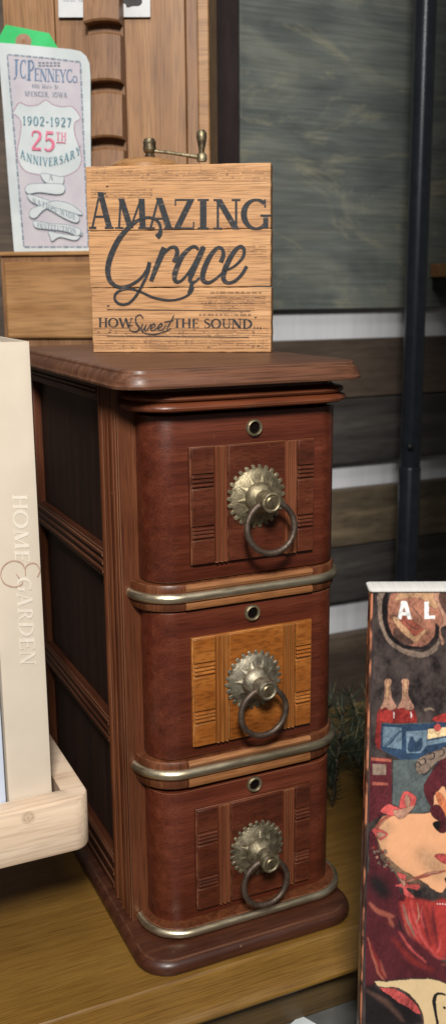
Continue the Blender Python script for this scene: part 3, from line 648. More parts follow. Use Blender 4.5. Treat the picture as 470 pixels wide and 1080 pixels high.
# ================================================================== COFFEE GRINDER behind the sign
GF = Frame((.052 + .075 * sin(radians(32)), .1415 + .075 * cos(radians(32)), .4470), -32)
gr = thing('coffee_grinder', 'old wooden coffee grinder with a brass crank handle, mostly hidden behind the plank sign', 'coffee grinder', GF)
xc, zc = GF.at(158, 163); 
m = MB(); m.box(xc - .035, xc + .055, -.038, .045, 0, .135); m.build('grinder_box', M['rack'], gr, bevel=.002)
m = MB(); m.box(xc - .042, xc + .062, -.045, .052, .1352, .1405); m.build('lid_board', M['rack_front'], gr, bevel=.002)
zd = GF.at(160, 166.8)[1]
m = MB(); m.lathe([(.030, .1407), (.030, zd - .0065), (.026, zd - .0028), (.015, zd - .0005), (.0002, zd + .0003)], (xc - .004, 0, 0), 'z', 36); m.build('dome', M['rack_front'], gr)
m = MB(); m.lathe([(.0042, zd), (.0046, zd + .002), (.0036, zd + .0035), (.0052, zd + .005), (.0058, zd + .0075), (.0054, zd + .011), (.0058, zd + .0130), (.0044, zd + .0160), (.0002, zd + .0172)], (xc, 0, 0), 'z', 20); m.build('crank_nut', M['brass_dark'], gr)
xh, zh = GF.at(213.5, 168); p0 = Vector((xc, 0, zd + .0065)); p1 = Vector((xh, -.004, GF.at(215, 166.5)[1]))
m = MB(); m.tube([p0, p0.lerp(p1, .15), p0.lerp(p1, .4) + Vector((0, 0, .0002)), p0.lerp(p1, .7), p1], [.0022, .0016, .0015, .0016, .0026], 10)
m.lathe([(.0042, -.0035), (.0046, -.001), (.0042, .002), (.003, .0035)], (p1.x, p1.y, p1.z), 'z', 16); m.build('crank_arm', M['brass'], gr)
m = MB(); m.lathe([(.0022, .003), (.0025, .006), (.0038, .012), (.0047, .0165), (.0043, .020), (.0027, .0222), (.0002, .0228)], (p1.x, p1.y, p1.z), 'z', 20); m.build('crank_knob', M['brass_dark'], gr)

# ================================================================== WOODEN RACK behind
RF = Frame((.045, .43, ZL), -32)
rack = thing('letter_rack', 'tall brown wooden letter rack with a stepped slat, standing behind the cabinet', 'rack', RF)
zl = RF.at(50, 270)[1]; zp0 = RF.at(50, 357)[1]; zp1 = RF.at(50, 276)[1]
xl = RF.at(2, 300)[0]; xpl = RF.at(6.5, 300)[0]; xr = RF.at(226, 300)[0]
m = MB(); m.box(xl, xr, 0, .10, 0, zl); m.build('lower_box', M['rack_dark'], rack, bevel=.0015)
m = MB(); m.box(xpl, xr - .01, -.006, .0005, zp0, zp1); m.build('drawer_front', M['rack_front'], rack, bevel=.003, seg=3)
m = MB(); m.box(xl - .004, xr + .002, -.004, .0495, zl + .0002, zl + .0048); m.build('ledge', M['rack_front'], rack, bevel=.0012)
zt = 1.405
x_r0 = RF.at(209, 80, .04)[0]; x_r1 = RF.at(221, 80, .04)[0]
bx = [xl, RF.at(60, 80, .05)[0], RF.at(131, 80, .05)[0], RF.at(196, 80, .05)[0], x_r0]
for i, mt in enumerate(('rack', 'rack_dark', 'rack', 'rack_dark')):
    m = MB(); m.box(bx[i] + .0003, bx[i+1] - .0003, .050 + .0012 * (i % 2), .062, zl + .005, zt); m.build('back_board', M[mt], rack, bevel=.001)
m = MB(); m.box(x_r0, x_r1, .036, .10, zl + .005, zt); m.build('side_cheek', M['rack_front'], rack, bevel=.0015)
xs0, xs1 = RF.at(92, 80, .03)[0], RF.at(129, 80, .03)[0]
m = MB(); zz = [RF.at(110, y, .012)[1] for y in (240, 200, 145, 84.5, 20.5, -45)]
m.box(xs0, xs1, .040, .0499, zl + .005, zt)
for i in range(len(zz) - 1):
    z0, z1 = zz[i], zz[i+1] - .0105; n = 8; ring = []
    for j in range(n + 1):
        x = xs0 + (xs1 - xs0) * j / n; arch = .0025 * (1 - (2 * j / n - 1) ** 2)
        ring.append([(x, .041, z0 + arch), (x, .024, z0 + arch), (x, .0225, z0 + .002 + arch), (x, .026, z1 - .002 + arch), (x, .028, z1 + arch), (x, .041, z1 + arch)])
    m.loft(ring)
m.build('stepped_slat', M['rack_dark'], rack, ang=30)

# ------------------------------------------------------------------ papers on the rack
PF = Frame(RF.p + RF.n * .016, -32)
FL = lambda px, py: PF.at(px, py)
pam = thing('paper_pamphlet', 'pale pamphlet with blue and pink print, leaning on the wooden rack behind the book', 'pamphlet', PF)
out = [(-1, 45), (20, 46.5), (50, 49.5), (76, 52), (85, 54), (91, 59), (94.5, 67), (95.5, 80), (96, 180), (97.5, 268.5), (15.5, 268.5), (9, 190), (4, 120), (0, 70)]
m = MB(); m.prism([FL(*p) for p in out], 0, .0009); m.build('sheet', M['paper'], pam, ang=50)
k = Ink(PF, -.00012)
k.lay([[(8, 57.5), (47, 61), (85, 65.5), (88.5, 150), (93.5, 260.5), (25.5, 260.5), (17, 160)]], 1)
# white shield
sh = [(13.2,120),(16,114.7),(20.9,108.3),(29.8,111.5),(40.4,110.4),(48.5,105.5),(56.4,110.4),(66,112.6),(76.6,112.6),(85.1,124.3),(79,129.5),(79.2,141),(84,156),(86.2,169),(81,179.6),(68,186),(55,186.5),(40.4,184),(27.6,180.6),(20.2,171),(18.7,158),(21.3,143.4),(22.3,128.5),(16,121)]
shc = [(p.x, p.y) for p in catmull([(x, y, 0) for x, y in sh], 4, True)]
k.mb.k = 0; k.y0 = -.00022; k.lay([shc], 0)
k.y0 = -.00034
k.lay(ribbon(shc + [shc[0]], 1.1, smooth=False), 6)
bd = [(8, 57.5), (47, 61), (85, 65.5), (88.5, 150), (93.5, 260.5), (25.5, 260.5), (17, 160), (8, 57.5)]
for a, b_ in zip(bd, bd[1:]):
    n_ = int(max(abs(b_[0]-a[0]), abs(b_[1]-a[1])) / 7) + 1
    for i in range(n_):
        p = [a[0] + (b_[0]-a[0]) * (i + .08) / n_, a[1] + (b_[1]-a[1]) * (i + .08) / n_]; q = [a[0] + (b_[0]-a[0]) * (i + .9) / n_, a[1] + (b_[1]-a[1]) * (i + .9) / n_]
        k.lay(ribbon([p, q], 2.0 if i % 2 else 1.3, smooth=False), 4)
for ch, x0, x1, yt, yb in (('J',13.4,20,62.5,81),('.',20,21.6,79,82),('C',21.4,28,63,83),('.',27.4,29,80,83.5),('P',29,37,63.5,85),('E',36.6,42,71.8,85.3),('N',42.3,50,72.3,86),('N',50.2,58,72.6,86.3),('E',58.4,63.4,73,86.6),('Y',63,70.6,73.2,87),('C',70.4,76.6,73,87),('o',76.6,82,76,87.4),('.',81.6,83,84,87.4)):
    k.glyph(ch, x0, x1, yb, yt, 2)
k.text('606 Main t'.replace(' t', ' St') if False else '606 Main St', 34, 62, 92.6, 93.6, 4.2, 4)
k.text('SPENCER, IOWA', 26.6, 71.4, 101, 102.6, 5, 4)
for y in (66, 69): 
    for u in range(41, 63, 4): k.lay(ribbon([(u, y), (u + 3, y + .2)], 1.1, smooth=False), 4)
k.text('1902-1927', 24.5, 76.2, 131.8, 134, 9.6, 3)
k.text('25', 33, 58.8, 158, 159.4, 21, 5, None, .06)
k.text('TH', 59.6, 70.4, 147.3, 147.8, 8, 5); k.lay(ribbon([(60, 150), (70, 150.4)], 1.1, smooth=False), 5)
k.text('ANNIVERSARY', 22, 86, 164, 163, 8.4, 3, lambda f: 11 * (1 - (2 * f - 1) ** 2))
def rib(pts, fill=0):
    q = [(p.x, p.y) for p in catmull([(x / 4.7, 180 + y / 4.7, 0) for x, y in pts], 5, True)]
    k.lay([q], fill); k.lay(ribbon(q + [q[0]], .7, smooth=False), 4)
for pts in ([(205,20),(230,15),(300,30),(320,30),(318,60),(300,78),(265,70),(225,55)], [(128,92),(150,68),(220,64),(300,66),(325,80),(318,110),(280,118),(200,108),(145,115)], [(145,118),(250,150),(300,180),(390,222),(385,258),(330,240),(250,195),(160,155)], [(150,225),(160,190),(230,165),(280,150),(350,165),(405,205),(400,220),(300,190),(230,190),(180,235)], [(172,250),(250,262),(330,268),(400,290),(390,322),(320,300),(230,290),(180,282)], [(245,300),(300,312),(400,325),(410,308),(380,345),(300,330),(262,350),(250,325)]):
    rib(pts)
k.text('A', 52, 57.2, 190.4, 190.6, 5.6, 4); k.text('NATION-WIDE', 35, 80.5, 213.8, 231.8, 6, 4); k.text('INSTITUTION', 40, 81, 240.8, 246.4, 6, 4)
k.mb.build('print', [M['paper'], M['paper_pink'], M['ink_blue'], M['ink_teal'], M['ink_grey'], M['ink_pink'], M['ink_mauve']], pam, smooth=False)

TFm = Frame(RF.p + RF.n * .022, -32)
gt = thing('shipping_tag', 'bright green card tag with a brown eyelet, peeking out behind the pamphlet', 'tag', TFm)
m = MB(); m.prism([TFm.at(*p) for p in [(-4, 45), (6.5, 26), (52, 35), (61, 50), (55, 120), (40, 160), (12, 160), (3, 70)]], 0, .0008); m.build('card', M['green_tag'], gt)
k = Ink(TFm, -.0002); k.lay([[(25 + 8.4 * cos(a), 43.5 + 8 * sin(a)) for a in [2 * pi * j / 24 for j in range(24)]]]); k.mb.build('eyelet', M['tag_brown'], gt, smooth=False)
k = Ink(TFm, -.0004); k.lay([[(25 + 2.4 * cos(a), 43.5 + 2.2 * sin(a)) for a in [2 * pi * j / 16 for j in range(16)]]]); k.mb.build('tag_hole', M['rack_dark'], gt, smooth=False)

KF = Frame(RF.p + RF.n * .0455, -32)
cdn = thing('white_card', 'white card with a black picture, tucked behind the stepped slat of the rack', 'card', KF)
m = MB(); m.prism([KF.at(*p) for p in [(62, 18.3), (158.5, 17.8), (158, -50), (61, -50)]], 0, .0008); m.build('card_sheet', M['paper_white'], cdn)
k = Ink(KF, -.0002)
bl = [(p.x, p.y) for p in catmull([(126, -12, 0), (128, -2, 0), (125, 3, 0), (132, 4, 0), (134, 8, 0), (140, 6.5, 0), (147, 6, 0), (150, 1, 0), (146, -10, 0)], 4, True)]
k.lay([bl], 0); k.mb.build('card_picture', M['ink_black'], cdn, smooth=False); k = Ink(KF, -.0002)
k.text('oaion tain', 67, 92, 1.5, 1.8, 2.4, 1); k.lay(ribbon([(66, -2), (92, -1.8)], .6, smooth=False), 1)
k.mb.build('card_lettering', [M['ink_black'], M['ink_grey']], cdn, smooth=False)

# ================================================================== TRAY AND BOOKS
TR = Frame((-.24, .09, .1035))
TYF = -.09   # local y of the tray front (world 0)
tray = thing('wooden_tray', 'pale wooden tray with rounded corners holding the books, left of the cabinet', 'tray', TR)
xo1 = .1600; h = .0415; TRR = .013
def tray_ring(x0, x1, y0, y1, r, z, d): return rr(x0, x1, y0, y1, r, z, d, 8, True)
m = MB(); m.loft([tray_ring(-.16, xo1, TYF, .085, TRR, z, d) for d, z in ((-.003, 0), (-.0008, .0008), (0, .003), (0, h - .0015), (-.0008, h - .0003), (-.002, h))], cap=False)
m.loft([tray_ring(-.16, xo1, TYF, .085, TRR, z, d) for d, z in ((-.002, h), (-.0165, h), (-.0175, h - .0008), (-.0175, .006))], cap=False)
m.build('tray_frame', M['tray'], tray, ang=40)
m = MB(); m.box(-.144, xo1 - .016, TYF + .016, .069, .0035, .0062); m.build('tray_floor', M['tray_side'], tray)
k = Ink(TR, TYF - .0003)
kx, kz = TR.at(30, 862, TYF)
for r, mt in ((.0048, 0), (.0034, 1), (.0024, 0), (.0012, 1)):
    m_ = [(kx + r * cos(a) * 1.05, kz + r * sin(a)) for a in [2 * pi * j / 20 for j in range(20)]]; k.mb.k = mt; k.mb.flat(m_, TYF - .0002 - (.0048 - r) * .05)
k.mb.build('knot', [M['tray'], M['knot']], tray, smooth=False)
RS = Frame((-.31, .10, 0)); m = MB(); m.box(-.08, .08, -.06, .07, 0, .1033); o = m.build('riser_block', M['oak_dark'], bevel=.002); o.location = RS.p; tag(o, 'plain oak block under the left end of the pale tray', 'block')

def book(name, label, x0, x1, yf, zb, zt, depth, cover, rot=0):
    f = Frame(((x0 + x1) / 2, yf, zb)); w = (x1 - x0) / 2
    t = thing(name, label, 'book', f)
    sec = lambda dy=0: [(w, depth), (w, .003)] + [(w * cos(a), .003 - .003 * sin(a) ** .18 + dy) for a in [pi * k / 12 for k in range(1, 12)]] + [(-w, .003), (-w, depth), (-w + .0025, depth), (-w + .0025, .006), (w - .0025, .006), (w - .0025, depth)]
    H = zt - zb; m = MB(); m.loft([[(x, y, z) for x, y in sec()] for z in (0, .0006, H * .3, H * .6, H - .0006, H)]); m.build('cover', cover, t, ang=40)
    m = MB(); m.box(-w + .0027, w - .0027, .0062, depth - .004, .003, H - .003); m.build('page_block', M['pages'], t)
    return t, f
ZB = TR.p.z + .0063
bk, BF = book('cloth_book', 'thick cream cloth hardback standing upright in the wooden tray, pale lettering down its spine', -.1352, -.1032, .0185, ZB, .4655, .23, M['linen'])
k = Ink(BF, -.0002)
def vglyph(ch, xa, xb, ya, yb_, kk):   # letters turned a quarter clockwise: tops to the right
    w, pol = GL[ch]
    for p in pol: k.lay([[(xa + q[1] * (xb - xa) + (q[0] / w) * 1.1, ya + q[0] / w * (yb_ - ya)) for q in p]], kk)
for ch, xa, xb, ya, yb_ in (('H',13.3,28.6,522,537),('O',13.6,29.6,538,557),('M',15,30,558.5,579),('E',15.6,31,580.5,593),('G',18,33,609.5,624),('A',18,33.6,625.5,640),('R',19,34.4,641.5,655),('D',19.6,35.4,656,671),('E',20.4,36.4,672.5,685),('N',21,37.2,686.5,701)):
    vglyph(ch, xa, xb, ya, yb_, 0)
SP = lambda pts: [(x / 5.4, 510 + y / 5.4) for x, y in pts]
k.lay(ribbon(SP([(146,522),(143,485),(120,450),(70,440),(22,470),(5,520),(28,568),(80,588),(122,576),(130,556)]), [1.0,1.3,1.5,1.4,1.2,1.0,1.3,1.5,1.4,1.0]), 1)
k.lay(ribbon(SP([(146,520),(148,475),(180,453),(212,460),(228,495),(214,530)]), [1.0,1.2,1.3,1.2,1.0,1.3]), 1)
k.lay(ribbon(SP([(92,512),(112,540)]), [.8, 1.4], smooth=False), 1)
k.mb.build('spine_lettering', [M['spine_ink'], M['spine_brown']], bk, smooth=False)
book('slim_book', 'slim pale blue-white book in the tray, left of the thick cream book', -.1585, -.1366, .0185, ZB, .40, .21, M['whitebook'])
book('dark_book', 'dark book standing leftmost in the tray', -.19, -.1605, .0155, ZB, .37, .2, M['plank_brown']) if False else None

# ================================================================== ILLUSTRATED BOOK, front right
d = RIGHT * ((391 - 235.035) / FPX) + FWD + UP * (-(620.5 - 540) / FPX); P0 = CAM + d * .58
IF = Frame((P0.x, P0.y, -.055), -25.5); HZ = P0.z + .055
ill = thing('illustrated_book', 'tall hardback with a painted red and brown cover, standing at the front right', 'book', IF)
th = .0135; WB = .13
m = MB(); m.box(.0012, WB, 0, .0028, 0, HZ - .0022); m.build('front_cover', mottled('cover_paint', c3(.016,.012,.013), c3(.085,.062,.058), 38, .28, 0, 0, .34, .72, detail=9), ill, bevel=.0004)
m = MB(); m.box(.0012, WB, th - .0028, th, 0, HZ - .0022); m.build('back_cover', M['spine_brown'], ill, bevel=.0004)
m = MB(); m.box(0, .0026, .0004, th - .0004, 0, HZ - .0024); 
spn = m.build('spine', mottled('spine_paint', c3(.05,.022,.016), c3(.42,.16,.085), 60, .35, 0, 0, .46, .54, .5, None, (1, 1, .6), 3), ill, bevel=.0009)
m = MB(); m.box(.003, WB - .004, .003, th - .003, .003, HZ - .004); m.build('page_block', M['pages'], ill)
m = MB(); m.loft([rr(-.0014, WB + .001, -.0016, th + .001, .003, z, dd, 6, True) for dd, z in ((-.0012, HZ - .0022), (0, HZ - .0018), (.0002, HZ - .0012), (0, HZ - .0003), (-.0014, HZ))]); m.build('top_cap', M['pages'], ill)
paints = ['salmon', 'ham', 'umber', 'black', 'gold', 'wine', 'crate_blue', 'crate_pale', 'skin', 'red', 'deepred', 'cream', 'grey', 'tan', 'white', 'orange', 'pinkred', 'stone']
pc = {'salmon': (.29,.125,.082), 'ham': (.27,.075,.05), 'umber': (.085,.045,.035), 'black': (.012,.009,.010), 'gold': (.40,.23,.13), 'wine': (.20,.022,.02), 'crate_blue': (.022,.045,.085), 'crate_pale': (.13,.19,.245), 'skin': (.70,.35,.185), 'red': (.33,.033,.028), 'deepred': (.075,.013,.018), 'cream': (.64,.47,.26), 'grey': (.07,.085,.085), 'tan': (.34,.18,.125), 'white': (.7,.7,.68), 'orange': (.60,.18,.08), 'pinkred': (.46,.075,.07), 'stone': (.19,.135,.105)}
tones = [(1, .72, 1.22), (.55, .7, 1.2), (1.5, .8, 1.15)]   # each paint also darker and lighter, for the brush work
PM = [mottled('paint_' + n, c3(*[v * .72 * t0 for v in pc[n]]), c3(*[min(v * 1.22 * t0, .8) for v in pc[n]]), 170, .28, 0, 0, .36, .62, detail=9) for t0, _a, _b in tones for n in paints]
PM_OLD = lambda: [mottled('paint_' + n, c3(*[v * .72 for v in pc[n]]), c3(*[min(v * 1.22, .85) for v in pc[n]]), (170, 1, 1)[0] if n not in ('white', 'cream', 'skin') else 26, .28, 0, 0, .36, .62, detail=9) for n in paints]
k = Ink(IF, -.00016, .000004); ART = []
def blob(col, pts, smooth=True, n=5, outline=True, brush=1.0):
    q = [(p.x, p.y) for p in catmull([(x, y, 0) for x, y in pts], n, True)] if smooth else pts
    if smooth and outline:
        for p in ribbon(q + [q[0]], .7, smooth=False): ART.append((pc['black'], p, 0, .75, 0))
    ART.append((pc[col], q, 1.0 if brush > .5 else .12, 1.0 if smooth else 0, 0))
def line(col, pts, w, soft=0):
    r_ = ribbon(pts, [w * .35, w, w * .35]); ART.append((pc[col], [q[0] for q in r_] + [q[3] for q in r_[::-1]], .5, .8, soft))
def shade(col, pts, soft): ART.append((pc[col], [(p.x, p.y) for p in catmull([(x, y, 0) for x, y in pts], 5, True)], .6, .8, soft))
a = lambda pts: [(380 + x / 5.222, 605 + y / 5.222) for x, y in pts]
b_ = lambda pts: [(380 + x / 5.222, 700 + y / 5.222) for x, y in pts]
c_ = lambda pts: [(380 + x / 5.222, 790 + y / 5.222) for x, y in pts]
e_ = lambda pts: [(380 + x / 5.222, 890 + y / 5.222) for x, y in pts]
g_ = lambda pts: [(370 + x / 4.7, 980 + y / 4.7) for x, y in pts]
# hanging ham on a hook, stone edge
blob('stone', a([(100,90),(150,120),(130,190),(130,280),(170,360),(240,410),(330,430),(400,400),(430,350),(420,420),(340,460),(240,440),(160,390),(110,300),(90,200)]))
blob('black', a([(125,130),(150,110),(145,240),(190,340),(260,390),(330,400),(320,415),(230,405),(150,340),(118,230)]))
blob('salmon', a([(200,85),(300,72),(400,82),(440,140),(462,220),(440,290),(410,270),(405,340),(360,392),(280,400),(200,360),(155,290),(148,210),(160,130)]))
blob('gold', a([(230,90),(320,80),(400,100),(430,170),(400,190),(340,140),(260,130),(190,150)]))
blob('umber', a([(395,80),(470,75),(470,260),(445,230),(425,150)]))
blob('tan', a([(410,75),(440,80),(425,130),(448,190),(470,230),(470,280),(440,300),(455,380),(440,390),(432,300),(450,250),(425,180),(402,120)]))
blob('ham', a([(190,250),(230,220),(310,280),(345,310),(300,372),(240,330),(190,290)]))
blob('gold', a([(172,240),(195,238),(240,290),(300,345),(350,308),(358,322),(300,376),(235,330),(185,275)]))
blob('umber', a([(185,300),(240,340),(290,380),(240,390),(190,350)]))
line('umber', a([(160,240),(185,232),(200,245)]), 1.6)
line('umber', a([(275,170),(310,215),(335,255),(320,275)]), 1.4)
line('umber', a([(235,240),(265,285),(300,305),(330,298)]), 1.6)
line('stone', a([(215,420),(270,430),(330,440),(350,455)]), 1.6)
# letters A L
for col, polys in (('white', [[(202,248),(222,152),(242,150),(222,250)], [(228,150),(252,150),(280,250),(258,250)], [(222,212),(262,212),(262,230),(220,230)], [(350,155),(374,155),(374,248),(350,248)], [(350,230),(408,230),(408,249),(350,249)]]),):
    for p in polys: blob(col, a(p), False)
# bottles
for ox in (0, 96):
    blob('wine', b_([(88+ox,460),(88+ox,300),(100+ox,250),(128+ox,215),(170+ox,215),(200+ox,260),(212+ox,310),(212+ox,460)]))
    blob('tan', b_([(130+ox,110),(128+ox,95),(140+ox,80),(162+ox,84),(168+ox,100),(164+ox,130),(170+ox,180),(196+ox,240),(160+ox,262),(140+ox,240),(106+ox,248),(128+ox,190)]))
    blob('gold', b_([(140+ox,95),(156+ox,92),(152+ox,180),(140+ox,200)]))
    blob('red', b_([(108+ox,270),(150+ox,255),(195+ox,275),(190+ox,318),(110+ox,318)]))
    line('white', b_([(180+ox,265),(184+ox,285),(178+ox,300)]), 1.4)
blob('stone', b_([(350,250),(365,240),(400,245),(402,262),(380,254),(355,262)]))
blob('red', b_([(395,305),(430,285),(470,275),(470,340),(420,325)]))
# crate
blob('crate_blue', b_([(112,328),(240,330),(470,320),(470,430),(450,560),(240,540),(108,470)]), False)
blob('crate_pale', b_([(122,345),(225,352),(225,470),(120,455)]), False)
blob('crate_pale', b_([(248,372),(362,365),(362,450),(330,490),(252,490)]), False)
line('crate_blue', b_([(120,470),(170,420),(225,365)]), 4); line('crate_pale', b_([(128,462),(172,415),(220,372)]), .8)
blob('crate_blue', b_([(262,430),(280,400),(300,430),(330,410),(340,440),(320,480),(262,480)]))
blob('cream', b_([(368,360),(470,348),(470,395),(366,415)]), False); blob('crate_pale', b_([(366,425),(470,405),(470,430),(366,450)]), False)
line('tan', b_([(385,385),(400,372),(420,388),(445,372),(468,380)]), .7)
blob('pinkred', b_([(402,345),(425,332),(440,350),(425,370),(405,362)]))
line('grey', b_([(112,328),(240,330),(470,320)]), 1.2)
# cabinet and grey bottle glass behind the woman
blob('deepred', c_([(20,40),(168,50),(170,330),(20,420)]), False); blob('ham', c_([(58,45),(168,55),(168,70),(58,62)]), False); blob('stone', c_([(64,80),(138,84),(138,142),(64,140)]), False)
blob('ham', c_([(64,180),(150,185),(150,200),(64,198)]), False)
blob('grey', c_([(178,60),(330,55),(400,120),(390,340),(300,360),(175,300)]), False)
# curly hat and dark hair
blob('deepred', c_([(470,20),(430,70),(380,140),(345,210),(370,290),(400,320),(470,330)]))
blob('stone', c_([(320,135),(300,95),(320,50),(370,25),(430,0),(470,-10),(470,40),(420,70),(370,120)]))
for q in ([(290,90),(310,70),(330,90),(312,105)], [(320,60),(350,50),(355,80),(330,85)], [(365,30),(400,20),(400,50),(370,55)], [(330,120),(345,140),(375,120),(385,95)], [(420,10),(450,0),(455,30),(425,40)]):
    line('black', c_(q), 1.5)
# bare back, choker, straps with bows
blob('skin', brush=.12, pts=c_([(95,420),(130,370),(250,358),(380,348),(400,300),(410,250),(470,240),(470,760),(330,720),(200,640),(120,560),(95,480)]))
shade('gold', c_([(95,470),(140,400),(170,430),(130,520),(160,600),(260,690),(330,730),(300,740),(150,620)]), 3)
shade('gold', c_([(300,560),(380,560),(450,640),(470,720),(400,700)]), 5)
blob('orange', c_([(412,240),(440,245),(470,300),(470,370),(440,330)]))
blob('deepred', c_([(385,320),(430,310),(470,380),(470,450),(430,455),(402,420),(430,400),(395,370)]))
blob('black', c_([(400,405),(430,398),(425,440),(402,425)]))
line('ham', c_([(60,500),(90,430),(150,372),(215,350)]), 5); line('tan', c_([(95,430),(150,378)]), 1.5)
blob('pinkred', c_([(215,330),(225,250),(260,235),(305,265),(290,320),(260,350)])); blob('pinkred', c_([(110,340),(150,305),(215,325),(260,340),(215,365),(150,360)])); blob('tan', c_([(250,250),(275,280),(262,320),(245,300)])); blob('tan', c_([(180,340),(240,325),(290,312),(270,345),(215,385)]))
blob('pinkred', c_([(60,450),(90,440),(150,462),(110,500),(85,480),(62,530)])); blob('tan', c_([(90,460),(140,464),(105,490)]))
# bunch of leaves and the dark red gown
blob('deepred', e_([(48,-60),(90,-20),(110,80),(190,170),(200,260),(160,420),(170,520),(40,520),(48,200)]))
for j in range(26):
    x, y = 60 + random.random() * 70, 20 + random.random() * 125; x += (y - 20) * .45
    blob(random.choice(('tan', 'umber', 'wine', 'stone')), e_([(x-8,y),(x,y-8),(x+9,y),(x,y+8)]))
0 and blob('red', e_([(200,270),(300,300),(400,320),(470,320),(470,560),(400,640),(300,560),(220,440)]))
0 and blob('deepred', e_([(40,420),(170,400),(200,300),(240,440),(330,600),(470,640),(470,720),(40,720)]))
0 and blob('wine', e_([(250,300),(300,400),(330,520),(390,600),(330,560),(270,460)]))
blob('grey', e_([(200,320),(250,330),(268,410),(230,420),(205,380)])); blob('pinkred', e_([(420,400),(460,350),(470,430),(440,500),(410,440)]))
shade('deepred', e_([(30,180),(190,170),(215,300),(250,470),(330,600),(470,660),(470,740),(20,740)]), 0)
shade('wine', e_([(60,470),(130,440),(170,520),(180,640),(110,660),(60,580)]), 2.5)
shade('black', e_([(40,170),(120,190),(170,280),(120,300),(60,250)]), 3)
shade('black', e_([(200,430),(250,540),(330,640),(470,690),(470,730),(300,690),(210,560)]), 2)
shade('red', e_([(215,285),(300,300),(400,318),(470,322),(470,600),(400,630),(310,560),(240,440)]), 1)
for pts, col, w, so in (([(45,320),(90,365),(150,392),(190,400)], 'ham', 6, .8), ([(150,390),(168,440),(172,480)], 'ham', 5, .8), ([(275,310),(300,420),(350,540),(410,610)], 'pinkred', 3, .8), ([(330,330),(345,430),(390,570)], 'deepred', 4, 1), ([(362,330),(380,430),(400,560)], 'wine', 5, 1), ([(395,335),(402,440),(425,590)], 'deepred', 4, 1), ([(290,470),(340,570),(420,625),(470,632)], 'pinkred', 2.4, .8), ([(240,440),(300,570),(400,655),(470,668)], 'ham', 3, .8), ([(230,330),(262,430),(300,520)], 'stone', 3, .8), ([(340,340),(330,400),(350,470)], 'pinkred', 2, .6), ([(440,520),(430,580),(400,620)], 'pinkred', 2, .6), ([(60,560),(90,640),(140,720)], 'ham', 1.6, .5), ([(100,470),(80,540),(100,620)], 'umber', 3, 1.2)): line(col, e_(pts), w, so)
line('tan', e_([(310,320),(318,390),(300,440)]), 1.6); line('black', e_([(200,400),(230,480),(290,545)]), 1.8); line('pinkred', e_([(262,360),(280,440),(350,540)]), 1.6)
line('ham', e_([(250,208),(330,180),(400,160),(470,145)]), 5); line('tan', e_([(262,205),(300,192)]), 2); line('tan', e_([(350,168),(440,148)]), 1.8)
blob('pinkred', e_([(200,160),(245,170),(248,215),(320,225),(310,250),(250,240),(300,300),(240,280),(230,240),(190,230),(225,210)])); blob('tan', e_([(215,190),(245,205),(235,232)])); blob('deepred', e_([(205,270),(240,280),(235,310),(205,305)]))
blob('pinkred', e_([(405,68),(440,55),(470,60),(470,110)])); blob('black', e_([(462,190),(470,185),(470,215)]))
for j in range(4): line('white', e_([(418+14*j,330),(424+14*j,332)]), 1.6)
# swirl and banner at the foot
shade('deepred', g_([(40,-60),(300,40),(470,200),(470,270),(150,255),(60,330),(40,200)]), 1); shade('black', g_([(60,290),(150,300),(300,380),(340,470),(60,470)]), 1.5)
line('wine', g_([(90,60),(120,150),(170,240)]), 5, 1); line('ham', g_([(140,150),(160,210),(175,245)]), 2, .6); line('wine', g_([(200,40),(300,150),(420,210)]), 6, 1.5)
line('ham', g_([(80,40),(110,140),(150,240),(230,300)]), 3); line('umber', g_([(75,300),(180,370),(270,470)]), 6, 1.2)
line('pinkred', g_([(235,10),(290,90),(380,170)]), 2.4, .5)
blob('pinkred', g_([(140,288),(220,300),(300,350),(345,415),(300,400),(220,350)]))
blob('umber', g_([(118,268),(150,252),(470,266),(470,560),(350,560),(350,440),(310,350),(230,290),(150,288)]), True, 6)
blob('cream', g_([(124,270),(150,258),(470,272),(470,560),(358,560),(358,440),(316,350),(236,292),(150,284)]), True, 6, brush=.05)
line('black', g_([(432,560),(422,440),(410,350),(430,318),(470,325)]), 4.2); line('black', g_([(455,380),(466,395)]), 3)
# the print itself: one flat sheet whose colours come from the shapes above, brushed and softened like paint
US = np.concatenate([np.arange(385.0, 474.0, .5), np.arange(474.0, 562.0, 1.0)]); VS = np.arange(623.5, 1084.0, .5); U0, V0 = np.meshgrid(US, VS)
_rng = np.random.RandomState(3); _lat = _rng.rand(64, 64)
def vnoise(x, y):
    xi = np.floor(x).astype(int); yi = np.floor(y).astype(int); fx = x - xi; fy = y - yi; fx = fx*fx*(3-2*fx); fy = fy*fy*(3-2*fy); L_ = lambda a_, b__: _lat[a_ % 64, b__ % 64]
    return (L_(xi, yi)*(1-fx) + L_(xi+1, yi)*fx)*(1-fy) + (L_(xi, yi+1)*(1-fx) + L_(xi+1, yi+1)*fx)*fy - .5
fbm = lambda x, y: vnoise(x, y) + .5*vnoise(x*2.1+7, y*2.1+3) + .25*vnoise(x*4.3+1, y*4.3+9)
WU = 1.1*fbm(U0*.13, V0*.13) + .45*vnoise(U0*.6, V0*.6); WV = 1.1*fbm(U0*.13+31, V0*.13+17) + .45*vnoise(U0*.6+5, V0*.6+8)
TONE = fbm(U0*.10+2, V0*.07+4); FINE = fbm(U0*.55 + V0*.2, V0*.35 - U0*.1); BIG = fbm(U0*.045+9, V0*.045+5)
IMG = np.empty(U0.shape + (3,)); t_ = np.clip(.5 + TONE*.9 + FINE*.35, 0, 1)[..., None]
IMG[:] = np.array((.012,.009,.010))*(1-t_) + np.array((.075,.055,.050))*t_
